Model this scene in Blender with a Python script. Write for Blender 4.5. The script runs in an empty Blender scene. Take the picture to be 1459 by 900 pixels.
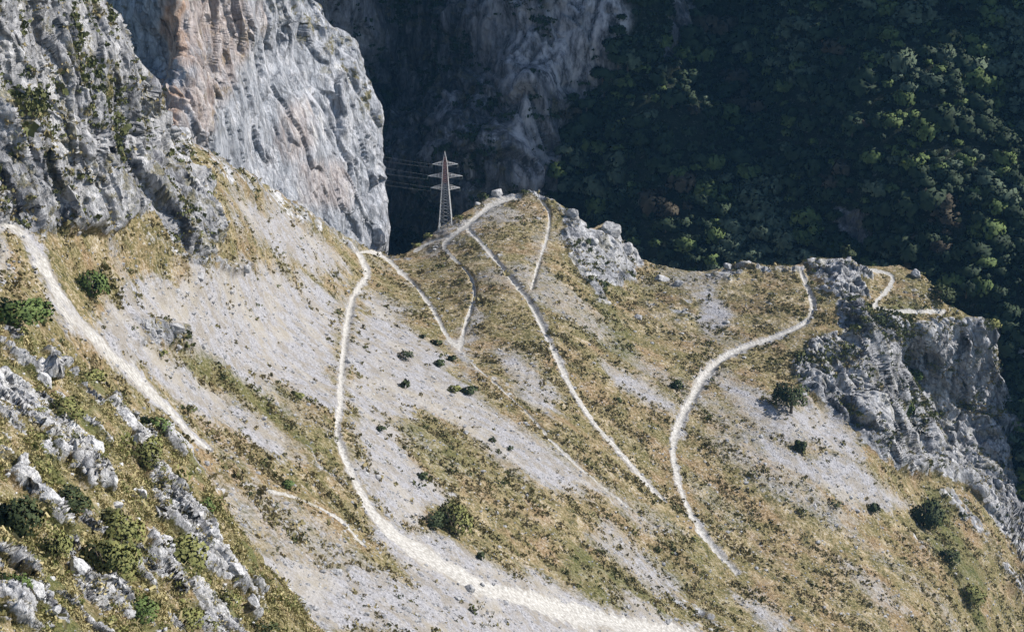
import bpy, math, random
import numpy as np
random.seed(7)
rng = np.random.default_rng(7)
S = bpy.context.scene
C = S.collection

# ------------------------------------------------------------------ camera
F, CX, CY, PITCH = 2722.0, 729.5, 450.0, math.radians(20)
cam = bpy.data.objects.new('camera', bpy.data.cameras.new('camera')); C.objects.link(cam)
cam.location = (0, 0, 0); cam.rotation_euler = (math.radians(90) - PITCH, 0, 0)
cam.data.sensor_width = 36; cam.data.lens = 36 * F / 1459
cam.data.clip_start = 1; cam.data.clip_end = 20000
S.camera = cam
# ------------------------------------------------------------------ light
SUN_AZ, SUN_EL = math.radians(80), math.radians(38)     # azimuth clockwise from +Y
w = bpy.data.worlds.new('World'); S.world = w; w.use_nodes = True
nt = w.node_tree; bg = nt.nodes['Background']
sky = nt.nodes.new('ShaderNodeTexSky'); sky.sky_type = 'NISHITA'; sky.sun_disc = False
sky.sun_elevation = SUN_EL; sky.sun_rotation = SUN_AZ; sky.altitude = 900
nt.links.new(sky.outputs[0], bg.inputs[0]); bg.inputs[1].default_value = 0.11
sl = bpy.data.lights.new('sun', 'SUN'); sl.energy = 5.0; sl.angle = math.radians(0.5); sl.color = (1, 0.95, 0.88)
so = bpy.data.objects.new('sun', sl); C.objects.link(so)
from mathutils import Vector, Matrix
sdir = Vector((math.cos(SUN_EL) * math.sin(SUN_AZ), math.cos(SUN_EL) * math.cos(SUN_AZ), math.sin(SUN_EL)))
so.rotation_euler = sdir.to_track_quat('Z', 'Y').to_euler(); so.location = sdir * 900
S.view_settings.view_transform = 'Standard'; S.view_settings.look = 'None'
S.view_settings.exposure = 0.52; S.view_settings.gamma = 1

# ------------------------------------------------------------------ numeric helpers
def ray(U, V):
    a = (U - CX) / F; b = (V - CY) / F
    c, s = math.cos(PITCH), math.sin(PITCH)
    return np.stack([a, c - b * s, -s - b * c], -1)
G = rng.normal(size=(512, 3)); G /= np.linalg.norm(G, axis=1)[:, None]
PERM = rng.permutation(512)
def noise(P, scale, seed=0, stretch=None):
    """gradient noise, about -0.8..0.8; scale = feature size in metres; stretch = (axis, factor)"""
    P = P.reshape(-1, 3)
    if stretch is not None:
        a = np.array(stretch[0], float); a /= np.linalg.norm(a)
        P = P - np.outer(P @ a, a) * (1 - 1 / stretch[1])
    P = P / scale + seed * 17.31
    I = np.floor(P).astype(np.int64); f = P - I
    u = f * f * f * (f * (f * 6 - 15) + 10)
    out = np.zeros(len(P))
    for dx in (0, 1):
        for dy in (0, 1):
            for dz in (0, 1):
                h = PERM[(I[:, 0] + dx) & 511]; h = PERM[(h + I[:, 1] + dy) & 511]; h = PERM[(h + I[:, 2] + dz) & 511]
                g = G[h]
                d = g[:, 0] * (f[:, 0] - dx) + g[:, 1] * (f[:, 1] - dy) + g[:, 2] * (f[:, 2] - dz)
                out += d * (u[:, 0] if dx else 1 - u[:, 0]) * (u[:, 1] if dy else 1 - u[:, 1]) * (u[:, 2] if dz else 1 - u[:, 2])
    return out * 1.6
def ridged(P, scale, seed=0, stretch=None):
    return 1 - 2 * np.abs(noise(P, scale, seed, stretch))
def blocks(P, mask, scale, seed, axis, st, tilt=0.9):
    """fractured blocks: offset per block, tilted faces, open joints; evaluated where mask > 0"""
    out = np.zeros(mask.size); idx = np.where(mask.ravel() > 0.02)[0]
    if not len(idx): return out.reshape(mask.shape)
    a = np.array(axis, float); a /= np.linalg.norm(a)
    X = P.reshape(-1, 3)[idx]; X = X - np.outer(X @ a, a) * (1 - 1 / st); X = (X / scale + seed * 7.7)
    I = np.floor(X).astype(np.int64); f1 = np.full(len(X), 9.0); f2 = f1.copy(); hid = np.zeros(len(X), np.int64); off = np.zeros((len(X), 3))
    for dx in (-1, 0, 1):
        for dy in (-1, 0, 1):
            for dz in (-1, 0, 1):
                h = PERM[(I[:, 0] + dx) & 511]; h = PERM[(h + I[:, 1] + dy) & 511]; h = PERM[(h + I[:, 2] + dz) & 511]
                c = I + np.array([dx, dy, dz]) + 0.5 + 0.42 * G[h]; v = X - c; d = np.sqrt((v * v).sum(1))
                n = d < f1; f2 = np.where(n, f1, np.minimum(f2, d)); f1 = np.where(n, d, f1); hid = np.where(n, h, hid); off[n] = v[n]
    h2 = PERM[(hid + 91) & 511]
    val = (h2 / 511.0 - 0.5) + tilt * (off * G[h2]).sum(1) - (0.4 if scale > 4 else 0.0) * (1 - np.clip((f2 - f1) / 0.2, 0, 1))
    out[idx] = val; return (out * scale).reshape(mask.shape)
def sstep(a, b, x):
    t = np.clip((x - a) / (b - a), 0, 1); return t * t * (3 - 2 * t)
class TPS:
    def __init__(s, pts):
        p = np.array(pts, float); s.c = p[:, :2] / 1000; v = 1000 / p[:, 2]
        n = len(p); K = s.phi(np.linalg.norm(s.c[:, None] - s.c[None], axis=2)) + 2e-4 * np.eye(n)
        A = np.zeros((n + 3, n + 3)); A[:n, :n] = K; A[:n, n] = 1; A[:n, n + 1:] = s.c; A[n, :n] = 1; A[n + 1:, :n] = s.c.T
        s.w = np.linalg.solve(A, np.r_[v, 0, 0, 0])
    @staticmethod
    def phi(r): return np.where(r > 0, r * r * np.log(np.maximum(r, 1e-9)), 0)
    def __call__(s, U, V):
        q = np.stack([U.ravel(), V.ravel()], 1) / 1000; out = s.w[-3] + q @ s.w[-2:]
        for k in range(len(s.c)):
            r = np.hypot(q[:, 0] - s.c[k, 0], q[:, 1] - s.c[k, 1]); out += s.w[k] * s.phi(r)
        return (1000 / out).reshape(U.shape)
def polydist(U, V, poly):
    """signed distance, negative inside"""
    p = np.array(poly, float); inside = np.zeros(U.shape, bool); d = np.full(U.shape, 1e9)
    for i in range(len(p)):
        x0, y0 = p[i]; x1, y1 = p[(i + 1) % len(p)]
        dx, dy = x1 - x0, y1 - y0
        t = np.clip(((U - x0) * dx + (V - y0) * dy) / (dx * dx + dy * dy + 1e-9), 0, 1)
        d = np.minimum(d, np.hypot(U - x0 - t * dx, V - y0 - t * dy))
        if y0 != y1:
            c = ((y0 > V) != (y1 > V)) & (U < (x1 - x0) * (V - y0) / (y1 - y0) + x0); inside ^= c
    return np.where(inside, -d, d)
def pmask(U, V, poly, soft):
    p = np.array(poly); m = np.zeros(U.shape)
    b = (U > p[:, 0].min() - soft - 2) & (U < p[:, 0].max() + soft + 2) & (V > p[:, 1].min() - soft - 2) & (V < p[:, 1].max() + soft + 2)
    if b.any(): m[b] = 1 - sstep(-soft, soft, polydist(U[b], V[b], poly))
    return m
def linedist(U, V, line):
    """line of (x,y,width): returns distance divided by half width"""
    best = np.full(U.shape, 1e9)
    p = np.array(line, float)
    b = (U > p[:, 0].min() - 60) & (U < p[:, 0].max() + 60) & (V > p[:, 1].min() - 60) & (V < p[:, 1].max() + 60)
    u, v = U[b], V[b]; bb = best[b]
    for (x0, y0, w0), (x1, y1, w1) in zip(p[:-1], p[1:]):
        dx, dy = x1 - x0, y1 - y0
        t = np.clip(((u - x0) * dx + (v - y0) * dy) / (dx * dx + dy * dy), 0, 1)
        bb = np.minimum(bb, np.hypot(u - x0 - t * dx, v - y0 - t * dy) / ((w0 + t * (w1 - w0)) / 2))
    best[b] = bb * 1.12; return best
def smooth_line(pts, n=6):
    p = np.array(pts, float); out = []
    q = np.vstack([2 * p[0] - p[1], p, 2 * p[-1] - p[-2]])
    for i in range(1, len(q) - 2):
        for t in np.linspace(0, 1, n, endpoint=False):
            out.append(0.5 * (2 * q[i] + (q[i + 1] - q[i - 1]) * t + (2 * q[i - 1] - 5 * q[i] + 4 * q[i + 1] - q[i + 2]) * t * t + (3 * q[i] - q[i - 1] - 3 * q[i + 1] + q[i + 2]) * t ** 3))
    out.append(p[-1]); return np.array(out)

def mesh_from(name, co, quads, mat, attrs=None, normals=None, smooth=True):
    co = np.ascontiguousarray(co, np.float32); quads = np.ascontiguousarray(quads, np.int32); k = quads.shape[1]
    me = bpy.data.meshes.new(name)
    me.vertices.add(len(co)); me.vertices.foreach_set('co', co.ravel())
    me.loops.add(quads.size); me.loops.foreach_set('vertex_index', quads.ravel())
    me.polygons.add(len(quads)); me.polygons.foreach_set('loop_start', np.arange(0, quads.size, k, dtype=np.int32))
    me.polygons.foreach_set('use_smooth', np.full(len(quads), smooth))
    me.update(calc_edges=True)
    for a, v in (attrs or {}).items():
        at = me.attributes.new(a, 'FLOAT', 'POINT'); at.data.foreach_set('value', np.ascontiguousarray(v, np.float32))
    me.materials.append(mat)
    if normals is not None:
        me.normals_split_custom_set_from_vertices(np.ascontiguousarray(normals, np.float32))
    o = bpy.data.objects.new(name, me); C.objects.link(o); return o
def tag(o, label=None, cat=None, group=None, kind=None):
    if label: o['label'] = label
    if cat: o['category'] = cat
    if group: o['group'] = group
    if kind: o['kind'] = kind
    return o
def empty(name, loc):
    o = bpy.data.objects.new(name, None); C.objects.link(o); o.location = loc; return o

def facing(P, N):
    v = -P / np.linalg.norm(P, axis=2)[..., None]; return sstep(0.12, 0.5, np.abs((v * N).sum(2)))
def grid_normals(P):
    du = np.gradient(P, axis=1); dv = np.gradient(P, axis=0)
    n = np.cross(du, dv); n /= np.linalg.norm(n, axis=2)[..., None] + 1e-12
    d = (n * P).sum(2)             # face the camera at the origin
    if np.median(d) > 0: n = -n
    return n

# ------------------------------------------------------------------ materials
def newmat(name, rough=0.9, spec=0.15):
    m = bpy.data.materials.new(name); m.use_nodes = True
    b = m.node_tree.nodes['Principled BSDF']; b.inputs['Roughness'].default_value = rough
    b.inputs['Specular IOR Level'].default_value = spec
    return m, m.node_tree, b
class NB:
    def __init__(s, t): s.t = t; s.l = t.links
    def n(s, ty): return s.t.nodes.new(ty)
    def coord(s): return s.n('ShaderNodeNewGeometry').outputs['Position']
    def objc(s): return s.n('ShaderNodeTexCoord').outputs['Object']
    def noise(s, vec, scale, detail=4, rough=0.55, dist=0):
        x = s.n('ShaderNodeTexNoise'); s.l.new(vec, x.inputs['Vector']); x.inputs['Scale'].default_value = scale
        x.inputs['Detail'].default_value = detail; x.inputs['Roughness'].default_value = rough; x.inputs['Distortion'].default_value = dist
        return x.outputs['Fac']
    def voro(s, vec, scale, feat='F1'):
        x = s.n('ShaderNodeTexVoronoi'); x.feature = feat; s.l.new(vec, x.inputs['Vector']); x.inputs['Scale'].default_value = scale
        return x.outputs['Distance']
    def ramp(s, fac, stops):
        r = s.n('ShaderNodeValToRGB'); s.l.new(fac, r.inputs[0]); e = r.color_ramp.elements
        while len(e) < len(stops): e.new(0.5)
        for el, (p, c) in zip(e, stops):
            el.position = p; el.color = (*(c if isinstance(c, tuple) else (c, c, c)), 1)
        return r.outputs[0]
    def mix(s, fac, a, b, mode='MIX'):
        m = s.n('ShaderNodeMix'); m.data_type = 'RGBA'; m.blend_type = mode
        for i, v in ((0, fac), (6, a), (7, b)):
            if hasattr(v, 'is_linked'): s.l.new(v, m.inputs[i])
            elif i == 0: m.inputs[0].default_value = v
            else: m.inputs[i].default_value = (*v, 1)
        return m.outputs[2]
    def math(s, op, a, b=0.0, clamp=False):
        m = s.n('ShaderNodeMath'); m.operation = op; m.use_clamp = clamp
        for i, v in ((0, a), (1, b)):
            if hasattr(v, 'is_linked'): s.l.new(v, m.inputs[i])
            else: m.inputs[i].default_value = v
        return m.outputs[0]
    def attr(s, name):
        a = s.n('ShaderNodeAttribute'); a.attribute_name = name; return a.outputs['Fac']
    def map(s, vec, rot=(0, 0, 0), scale=(1, 1, 1)):
        # rotate first, then scale
        m = s.n('ShaderNodeMapping'); s.l.new(vec, m.inputs[0]); m.inputs['Rotation'].default_value = rot
        m2 = s.n('ShaderNodeMapping'); s.l.new(m.outputs[0], m2.inputs[0]); m2.inputs['Scale'].default_value = scale
        return m2.outputs[0]
    def bump(s, h, strength, dist):
        b = s.n('ShaderNodeBump'); s.l.new(h, b.inputs['Height']); b.inputs['Strength'].default_value = strength; b.inputs['Distance'].default_value = dist
        return b.outputs[0]

def terrain_mat(name, k=1.0, rot=(0, 0.0, 0), rockhue=((0.10, 0.10, 0.115), (0.36, 0.365, 0.385), (0.62, 0.615, 0.625)), lushcol=((0.03, 0.045, 0.012), (0.10, 0.12, 0.03))):
    """k = texture frequency (1 = seen from a kilometre); attributes: rock scree path lush orange"""
    m, t, b = newmat(name); N = NB(t); P = N.coord()
    fine = N.noise(P, 0.9 * k, 4, 0.75); mid = N.noise(P, 0.14 * k, 5, 0.65); big = N.noise(P, 0.02 * k, 3, 0.5)
    fall = N.map(P, (0, math.radians(35), math.radians(20)), (0.3, 1, 1))
    streak = N.noise(fall, 0.16 * k, 5, 0.65)
    # dry grass
    fm = N.math('ADD', N.math('MULTIPLY', fine, 0.75), N.math('SUBTRACT', N.math('MULTIPLY', mid, 0.7), 0.225))
    g1 = N.ramp(fm,
                [(0.36, (0.06, 0.06, 0.026)), (0.44, (0.14, 0.125, 0.055)), (0.51, (0.235, 0.185, 0.095)), (0.58, (0.345, 0.28, 0.17)), (0.68, (0.50, 0.45, 0.37))])
    g2 = N.ramp(fine, [(0.36, (0.04, 0.045, 0.016)), (0.5, (0.135, 0.12, 0.045)), (0.64, (0.33, 0.275, 0.15))])
    rust = N.ramp(fine, [(0.35, (0.09, 0.06, 0.03)), (0.52, (0.25, 0.165, 0.09)), (0.68, (0.42, 0.33, 0.22))])
    big2 = N.noise(fall, 0.05 * k, 4, 0.6)
    gr = N.mix(N.ramp(big2, [(0.46, 0.0), (0.62, 0.75)]), g1, rust)
    gr = N.mix(N.ramp(N.noise(fall, 0.07 * k, 4, 0.65), [(0.47, 0.0), (0.60, 0.85)]), gr, g2)
    gr = N.mix(N.ramp(N.noise(fall, 0.5 * k, 3, 0.8), [(0.60, 0.0), (0.66, 0.8)]), gr, (0.46, 0.43, 0.39))
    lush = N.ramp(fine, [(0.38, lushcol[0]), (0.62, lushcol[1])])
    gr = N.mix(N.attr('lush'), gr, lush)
    # scree
    sc = N.ramp(N.noise(P, 1.1 * k, 4, 0.8), [(0.30, (0.11, 0.107, 0.108)), (0.45, (0.285, 0.28, 0.295)), (0.62, (0.44, 0.435, 0.455))])
    sc = N.mix(N.ramp(streak, [(0.42, 0.62), (0.55, 0.0)]), sc, (0.245, 0.21, 0.155))
    sc = N.mix(N.ramp(N.noise(fall, 0.05 * k, 4, 0.6), [(0.50, 0.0), (0.62, 0.45)]), sc, (0.40, 0.36, 0.29))
    # rock
    rp = N.map(P, rot, (1, 1, 0.30))
    rn = N.noise(rp, 0.22 * k, 7, 0.72, 0.6); rn2 = N.noise(rp, 0.05 * k, 4, 0.6, 0.5)
    rk = N.ramp(N.math('ADD', N.math('MULTIPLY', rn, 0.65), N.math('MULTIPLY', rn2, 0.35)),
                [(0.36, rockhue[0]), (0.46, rockhue[1]), (0.56, rockhue[2]), (0.68, (0.76, 0.75, 0.74))])
    cr = N.ramp(N.voro(rp, 0.16 * k, 'DISTANCE_TO_EDGE'), [(0.0, 0.35), (0.10, 1.0)])
    cr2 = N.ramp(N.voro(N.map(P, rot, (1, 1, 0.35)), 0.5 * k, 'DISTANCE_TO_EDGE'), [(0.0, 0.4), (0.12, 1.0)])
    rk = N.mix(0.6, rk, cr, 'MULTIPLY'); rk = N.mix(0.4, rk, cr2, 'MULTIPLY')
    stn = N.ramp(N.noise(N.map(P, rot, (1, 1, 0.08)), 0.25 * k, 4, 0.65), [(0.40, 0.5), (0.54, 1.0)])
    rk = N.mix(0.55, rk, stn, 'MULTIPLY')
    vegr = N.math('MULTIPLY', N.ramp(N.noise(P, 0.10 * k, 5, 0.75), [(0.53, 0.0), (0.60, 1.0)]), N.attr('rockveg'))
    rk = N.mix(vegr, rk, g2)
    orn = N.math('MULTIPLY', N.attr('orange'), N.ramp(N.noise(rp, 0.07 * k, 5, 0.65), [(0.36, 0.15), (0.54, 1.0)]))
    rk = N.mix(orn, rk, N.ramp(rn, [(0.3, (0.16, 0.10, 0.07)), (0.5, (0.46, 0.31, 0.22)), (0.7, (0.64, 0.52, 0.42))]))
    # path
    pa = N.ramp(N.noise(P, 0.8 * k, 4, 0.7), [(0.30, (0.22, 0.205, 0.185)), (0.48, (0.35, 0.335, 0.31)), (0.62, (0.50, 0.485, 0.46))])
    def edge(a, w=0.35, nz=None):   # breaks the soft edge of a mask with noise
        nz = nz or N.noise(P, 0.45 * k, 4, 0.75)
        v = N.math('ADD', N.math('MULTIPLY', N.attr(a), 1.12), N.math('MULTIPLY', N.math('SUBTRACT', nz, 0.5), 1.9))
        return N.ramp(v, [(0.5 - w * 0.4, 0.0), (0.5 + w * 0.4, 1.0)])
    c = N.mix(edge('scree', 0.9), gr, sc)
    c = N.mix(edge('rock', 0.2, streak), c, rk)
    c = N.mix(edge('path', 0.5, N.math('ADD', 0.25, N.math('MULTIPLY', fine, 0.5))), c, pa)
    t.links.new(c, b.inputs['Base Color'])
    h = N.math('ADD', N.math('MULTIPLY', fine, 0.6), N.math('MULTIPLY', N.math('MULTIPLY', rn, 2.0), N.attr('rock')))
    h = N.math('MULTIPLY', h, N.math('SUBTRACT', 1.0, N.math('MULTIPLY', N.attr('path'), 0.75)))
    t.links.new(N.bump(h, 0.9, 1.8 / k), b.inputs['Normal'])
    return m
M_main = terrain_mat('hillside_ground')
M_crag = M_main
M_fg = terrain_mat('spur_ground', 3.2, rockhue=((0.12, 0.12, 0.14), (0.46, 0.46, 0.475), (0.74, 0.73, 0.72)))
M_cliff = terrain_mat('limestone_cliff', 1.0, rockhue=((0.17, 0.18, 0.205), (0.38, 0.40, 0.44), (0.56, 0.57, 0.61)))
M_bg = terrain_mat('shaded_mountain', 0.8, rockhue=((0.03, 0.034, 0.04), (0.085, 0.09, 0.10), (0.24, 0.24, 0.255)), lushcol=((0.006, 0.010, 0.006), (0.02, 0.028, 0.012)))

# ------------------------------------------------------------------ paths (x, y, width) in photograph pixels, laid on the hillside
PATHS = [
 [(-60, 330, 14), (0, 322, 14), (22, 324, 15), (45, 345, 18), (75, 398, 20), (100, 440, 23), (150, 490, 21), (200, 540, 17), (250, 590, 13), (275, 620, 11), (300, 640, 7)],
 [(508, 359, 6), (516, 372, 8), (523, 392, 8), (510, 412, 9), (499, 435, 11), (492, 480, 12), (487, 530, 11), (485, 580, 11), (479, 612, 10), (487, 645, 10), (505, 680, 11), (528, 722, 16), (560, 757, 24), (600, 783, 27), (645, 808, 26), (700, 838, 28), (780, 862, 32), (870, 885, 34), (990, 915, 40)],
 [(510, 360, 5), (530, 358, 7), (548, 365, 7), (572, 388, 8), (598, 415, 8), (618, 443, 8), (637, 477, 8), (652, 492, 9)],
 [(654, 496, 7), (690, 532, 4), (735, 572, 4), (790, 632, 5), (840, 678, 5), (895, 722, 5), (935, 752, 4)],
 [(655, 494, 11), (664, 460, 9), (676, 424, 7), (672, 398, 6), (655, 376, 6), (633, 352, 5), (640, 340, 7), (665, 322, 8), (690, 302, 9), (712, 288, 14), (740, 282, 10)],
 [(590, 357, 4), (615, 344, 5), (640, 337, 6)],
 [(668, 328, 6), (690, 350, 6), (712, 378, 7), (735, 408, 8), (760, 442, 9), (785, 492, 8), (815, 550, 8), (850, 602, 7), (888, 645, 7), (928, 695, 6), (950, 715, 3)],
 [(768, 285, 7), (782, 305, 6), (780, 335, 6), (769, 370, 6), (757, 412, 8)],
 [(1140, 384, 6), (1150, 412, 7), (1158, 438, 8), (1146, 462, 8), (1100, 482, 9), (1060, 496, 10), (1027, 514, 14), (1002, 540, 16), (985, 570, 17), (968, 602, 13), (960, 640, 9), (967, 682, 8), (985, 732, 8), (1010, 775, 8), (1048, 818, 9)],
 [(1200, 383, 7), (1255, 386, 7), (1272, 396, 8), (1262, 415, 8), (1248, 431, 8), (1256, 441, 8), (1300, 443, 8), (1346, 443, 8)],
 [(345, 688, 5), (420, 708, 6), (480, 735, 6), (520, 775, 4)],
]
PATHS = [smooth_line(p) for p in PATHS]
FALL = (0.78, -0.36, -0.50)

def screes():
    return [
 ([(190, 420), (250, 388), (330, 372), (420, 395), (492, 435), (485, 500), (478, 590), (440, 590), (400, 560), (340, 525), (285, 488), (240, 470), (170, 462)], 1),
 ([(150, 430), (190, 450), (250, 500), (300, 540), (350, 575), (400, 610), (440, 655), (400, 655), (330, 620), (280, 590), (200, 520), (150, 480)], 1),
 ([(320, 272), (380, 300), (450, 335), (500, 360), (490, 400), (430, 385), (360, 350), (330, 310)], .85),
 ([(515, 415), (560, 445), (620, 500), (650, 540), (700, 590), (760, 640), (850, 700), (850, 715), (770, 690), (690, 640), (640, 595), (585, 580), (560, 600), (575, 640), (620, 690), (650, 690), (600, 735), (560, 745), (530, 715), (505, 640), (498, 590), (503, 500)], 1),
 ([(1025, 520), (1060, 550), (1110, 575), (1170, 595), (1235, 635), (1225, 660), (1160, 640), (1100, 620), (1060, 590), (1030, 560)], .95),
 ([(1085, 620), (1150, 650), (1230, 665), (1300, 715), (1250, 728), (1170, 700), (1105, 675)], 1),
 ([(980, 425), (1025, 415), (1045, 470), (1000, 478)], .9),
 ([(850, 500), (920, 530), (960, 575), (930, 585), (860, 545)], .85),
 ([(720, 498), (760, 510), (800, 560), (790, 575), (740, 540)], .85),
 ([(1050, 850), (1090, 850), (1130, 890), (1100, 900)], .9),
 ([(830, 745), (870, 755), (960, 830), (940, 850), (880, 810), (820, 770)], .7),
 ([(1205, 810), (1250, 830), (1300, 880), (1260, 880)], .7),
 ([(1170, 720), (1230, 745), (1215, 755), (1160, 735)], .7),
 ([(540, 745), (650, 765), (720, 800), (860, 858), (960, 890), (1040, 930), (1000, 1010), (760, 1010), (620, 915), (480, 878), (360, 838), (370, 780), (470, 800), (560, 812), (600, 825)], 1),
 ([(560, 870), (700, 900), (800, 1010), (500, 1010), (430, 930)], .42),
 ([(270, 660), (350, 685), (430, 720), (500, 760), (560, 810), (480, 850), (380, 790), (310, 730)], .46),
 ([(640, 560), (760, 610), (850, 670), (960, 770), (930, 770), (820, 690), (700, 620)], .55),
 ([(-170, 330), (5, 335), (20, 370), (5, 400), (-170, 420)], .9),
 ([(650, 495), (680, 430), (685, 500), (670, 540)], .85),
 ([(940, 390), (1010, 395), (1050, 410), (1020, 430), (950, 410)], .5),
 ([(600, 345), (690, 290), (770, 280), (700, 310), (620, 352)], .8),
 ([(770, 300), (785, 330), (765, 420), (745, 415)], .5),
 ]
def rocks_main():
    return [
 ([(-300, -300), (150, -300), (150, 0), (215, 130), (250, 192), (290, 262), (302, 330), (290, 372), (255, 352), (235, 330), (215, 300), (190, 300), (150, 330), (120, 320), (60, 335), (0, 320), (-300, 320)], 1),
 ([(795, 300), (830, 310), (845, 335), (880, 320), (912, 365), (915, 380), (880, 410), (850, 400), (865, 440), (845, 430), (825, 380), (805, 340)], .95),
 ([(1145, 372), (1200, 372), (1240, 388), (1228, 400), (1232, 452), (1350, 452), (1400, 460), (1445, 600), (1470, 800), (1440, 770), (1380, 700), (1330, 680), (1300, 670), (1270, 665), (1200, 600), (1140, 560), (1130, 520), (1160, 480), (1200, 470), (1190, 430), (1160, 400)], 1),
 ([(1280, 385), (1310, 385), (1345, 430), (1280, 430)], .25),
 ([(0, 335), (12, 340), (12, 380), (0, 380)], .3),
 ([(230, 350), (300, 370), (360, 380), (330, 390), (250, 370)], .5),
 ([(190, 455), (260, 470), (270, 500), (200, 490)], .6),
 ([(1010, 395), (1060, 380), (1080, 390), (1040, 410)], .6),
 ([(250, 192), (330, 235), (450, 305), (540, 350), (500, 355), (420, 315), (330, 265), (260, 215)], .45),
 ([(1060, 385), (1140, 378), (1145, 390), (1060, 395)], .5),
 ([(690, 262), (775, 262), (800, 300), (740, 286), (690, 290)], .6),
 ([(1350, 690), (1470, 850), (1470, 870), (1400, 760), (1340, 700)], .6),
 ([(300, 560), (330, 560), (345, 620), (310, 610)], .2),
 ]
def greens():
    return [
 ([(100, 100), (160, 130), (170, 190), (110, 200), (90, 150)], .8),
 ([(1270, 520), (1300, 530), (1310, 620), (1280, 610)], .9),
 ([(1190, 445), (1290, 445), (1280, 490), (1200, 500)], .7),
 ([(1130, 480), (1180, 480), (1170, 530), (1130, 520)], .5),
 ([(270, 480), (320, 510), (420, 580), (480, 640), (430, 640), (340, 560), (290, 530)], .45),
 ([(810, 800), (960, 870), (940, 890), (790, 810)], .6),
 ([(1310, 690), (1350, 710), (1400, 830), (1420, 900), (1380, 900), (1330, 790)], .6),
 ([(580, 600), (640, 620), (720, 700), (650, 690), (590, 640)], .35),
 ([(850, 400), (880, 440), (900, 520), (870, 500), (830, 430)], .5),
 ([(1000, 760), (1060, 880), (1000, 880), (920, 800)], .25),
 ([(60, -20), (85, -20), (100, 80), (80, 90), (70, 40)], 1), ([(95, 110), (150, 130), (165, 200), (150, 240), (100, 200)], 1), ([(0, 120), (30, 130), (40, 170), (0, 170)], .8), ([(130, 0), (195, 60), (215, 140), (180, 100), (140, 40)], .5),
 ]

def make_attrs(P, U, V, R, wob):
    sh = U.shape
    n1 = noise(P, 26, 3, (FALL, 3)).reshape(sh); n2 = noise(P, 8, 4, (FALL, 2.5)).reshape(sh); n3 = noise(P, 26, 5, (FALL, 3)).reshape(sh)
    n4 = noise(P, 2.6, 6, (FALL, 2)).reshape(sh); n5 = noise(P, 1.2, 7).reshape(sh)
    Uw = U + (n1 * 26 + n2 * 14 + n4 * 9 + n5 * 5) * wob; Vw = V + (n3 * 24 + n2 * 12 + n4 * 9 + n5 * 5) * wob
    sc = np.zeros(sh); rk = np.zeros(sh); gn = np.zeros(sh)
    for p, v in screes(): sc = np.maximum(sc, v * pmask(Uw, Vw, p, 17))
    for p, v in rocks_main(): rk = np.maximum(rk, v * pmask(U + n2 * 14, V + n1 * 10, p, 8))
    for p, v in greens(): gn = np.maximum(gn, v * pmask(Uw, Vw, p, 10))
    sc = np.maximum(sc, 0.45 * sstep(0.15, 0.6, noise(P, 30, 9, (FALL, 4)).reshape(sh)) * (1 - gn))
    pw = np.full(sh, 9.0); pid = np.zeros(sh, int)
    jit = 1.30 + 0.6 * noise(P, 4, 11).reshape(sh) + 0.6 * noise(P, 22, 12).reshape(sh) + 0.35 * noise(P, 1.5, 13).reshape(sh)
    for i, l in enumerate(PATHS):
        d = linedist(U, V, l) * jit; k = d < pw; pw[k] = d[k]; pid[k] = i
    path = 1 - sstep(0.6, 1.4, pw)
    weak = np.isin(pid, (3, 5, 7, 10)); path = path * np.where(weak, 0.8, 1.0) * np.where(pid == 0, 0.72, 1.0) * (1 - 0.35 * sstep(0.1, 0.5, noise(P, 12, 14).reshape(sh)) * (pid != 1))
    sc = np.maximum(sc, (1 - sstep(0.9, 2.3, pw)) * np.isin(pid, (0, 1, 6, 8)) * 0.85)
    return sc, rk, gn, path, pid, pw

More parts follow.
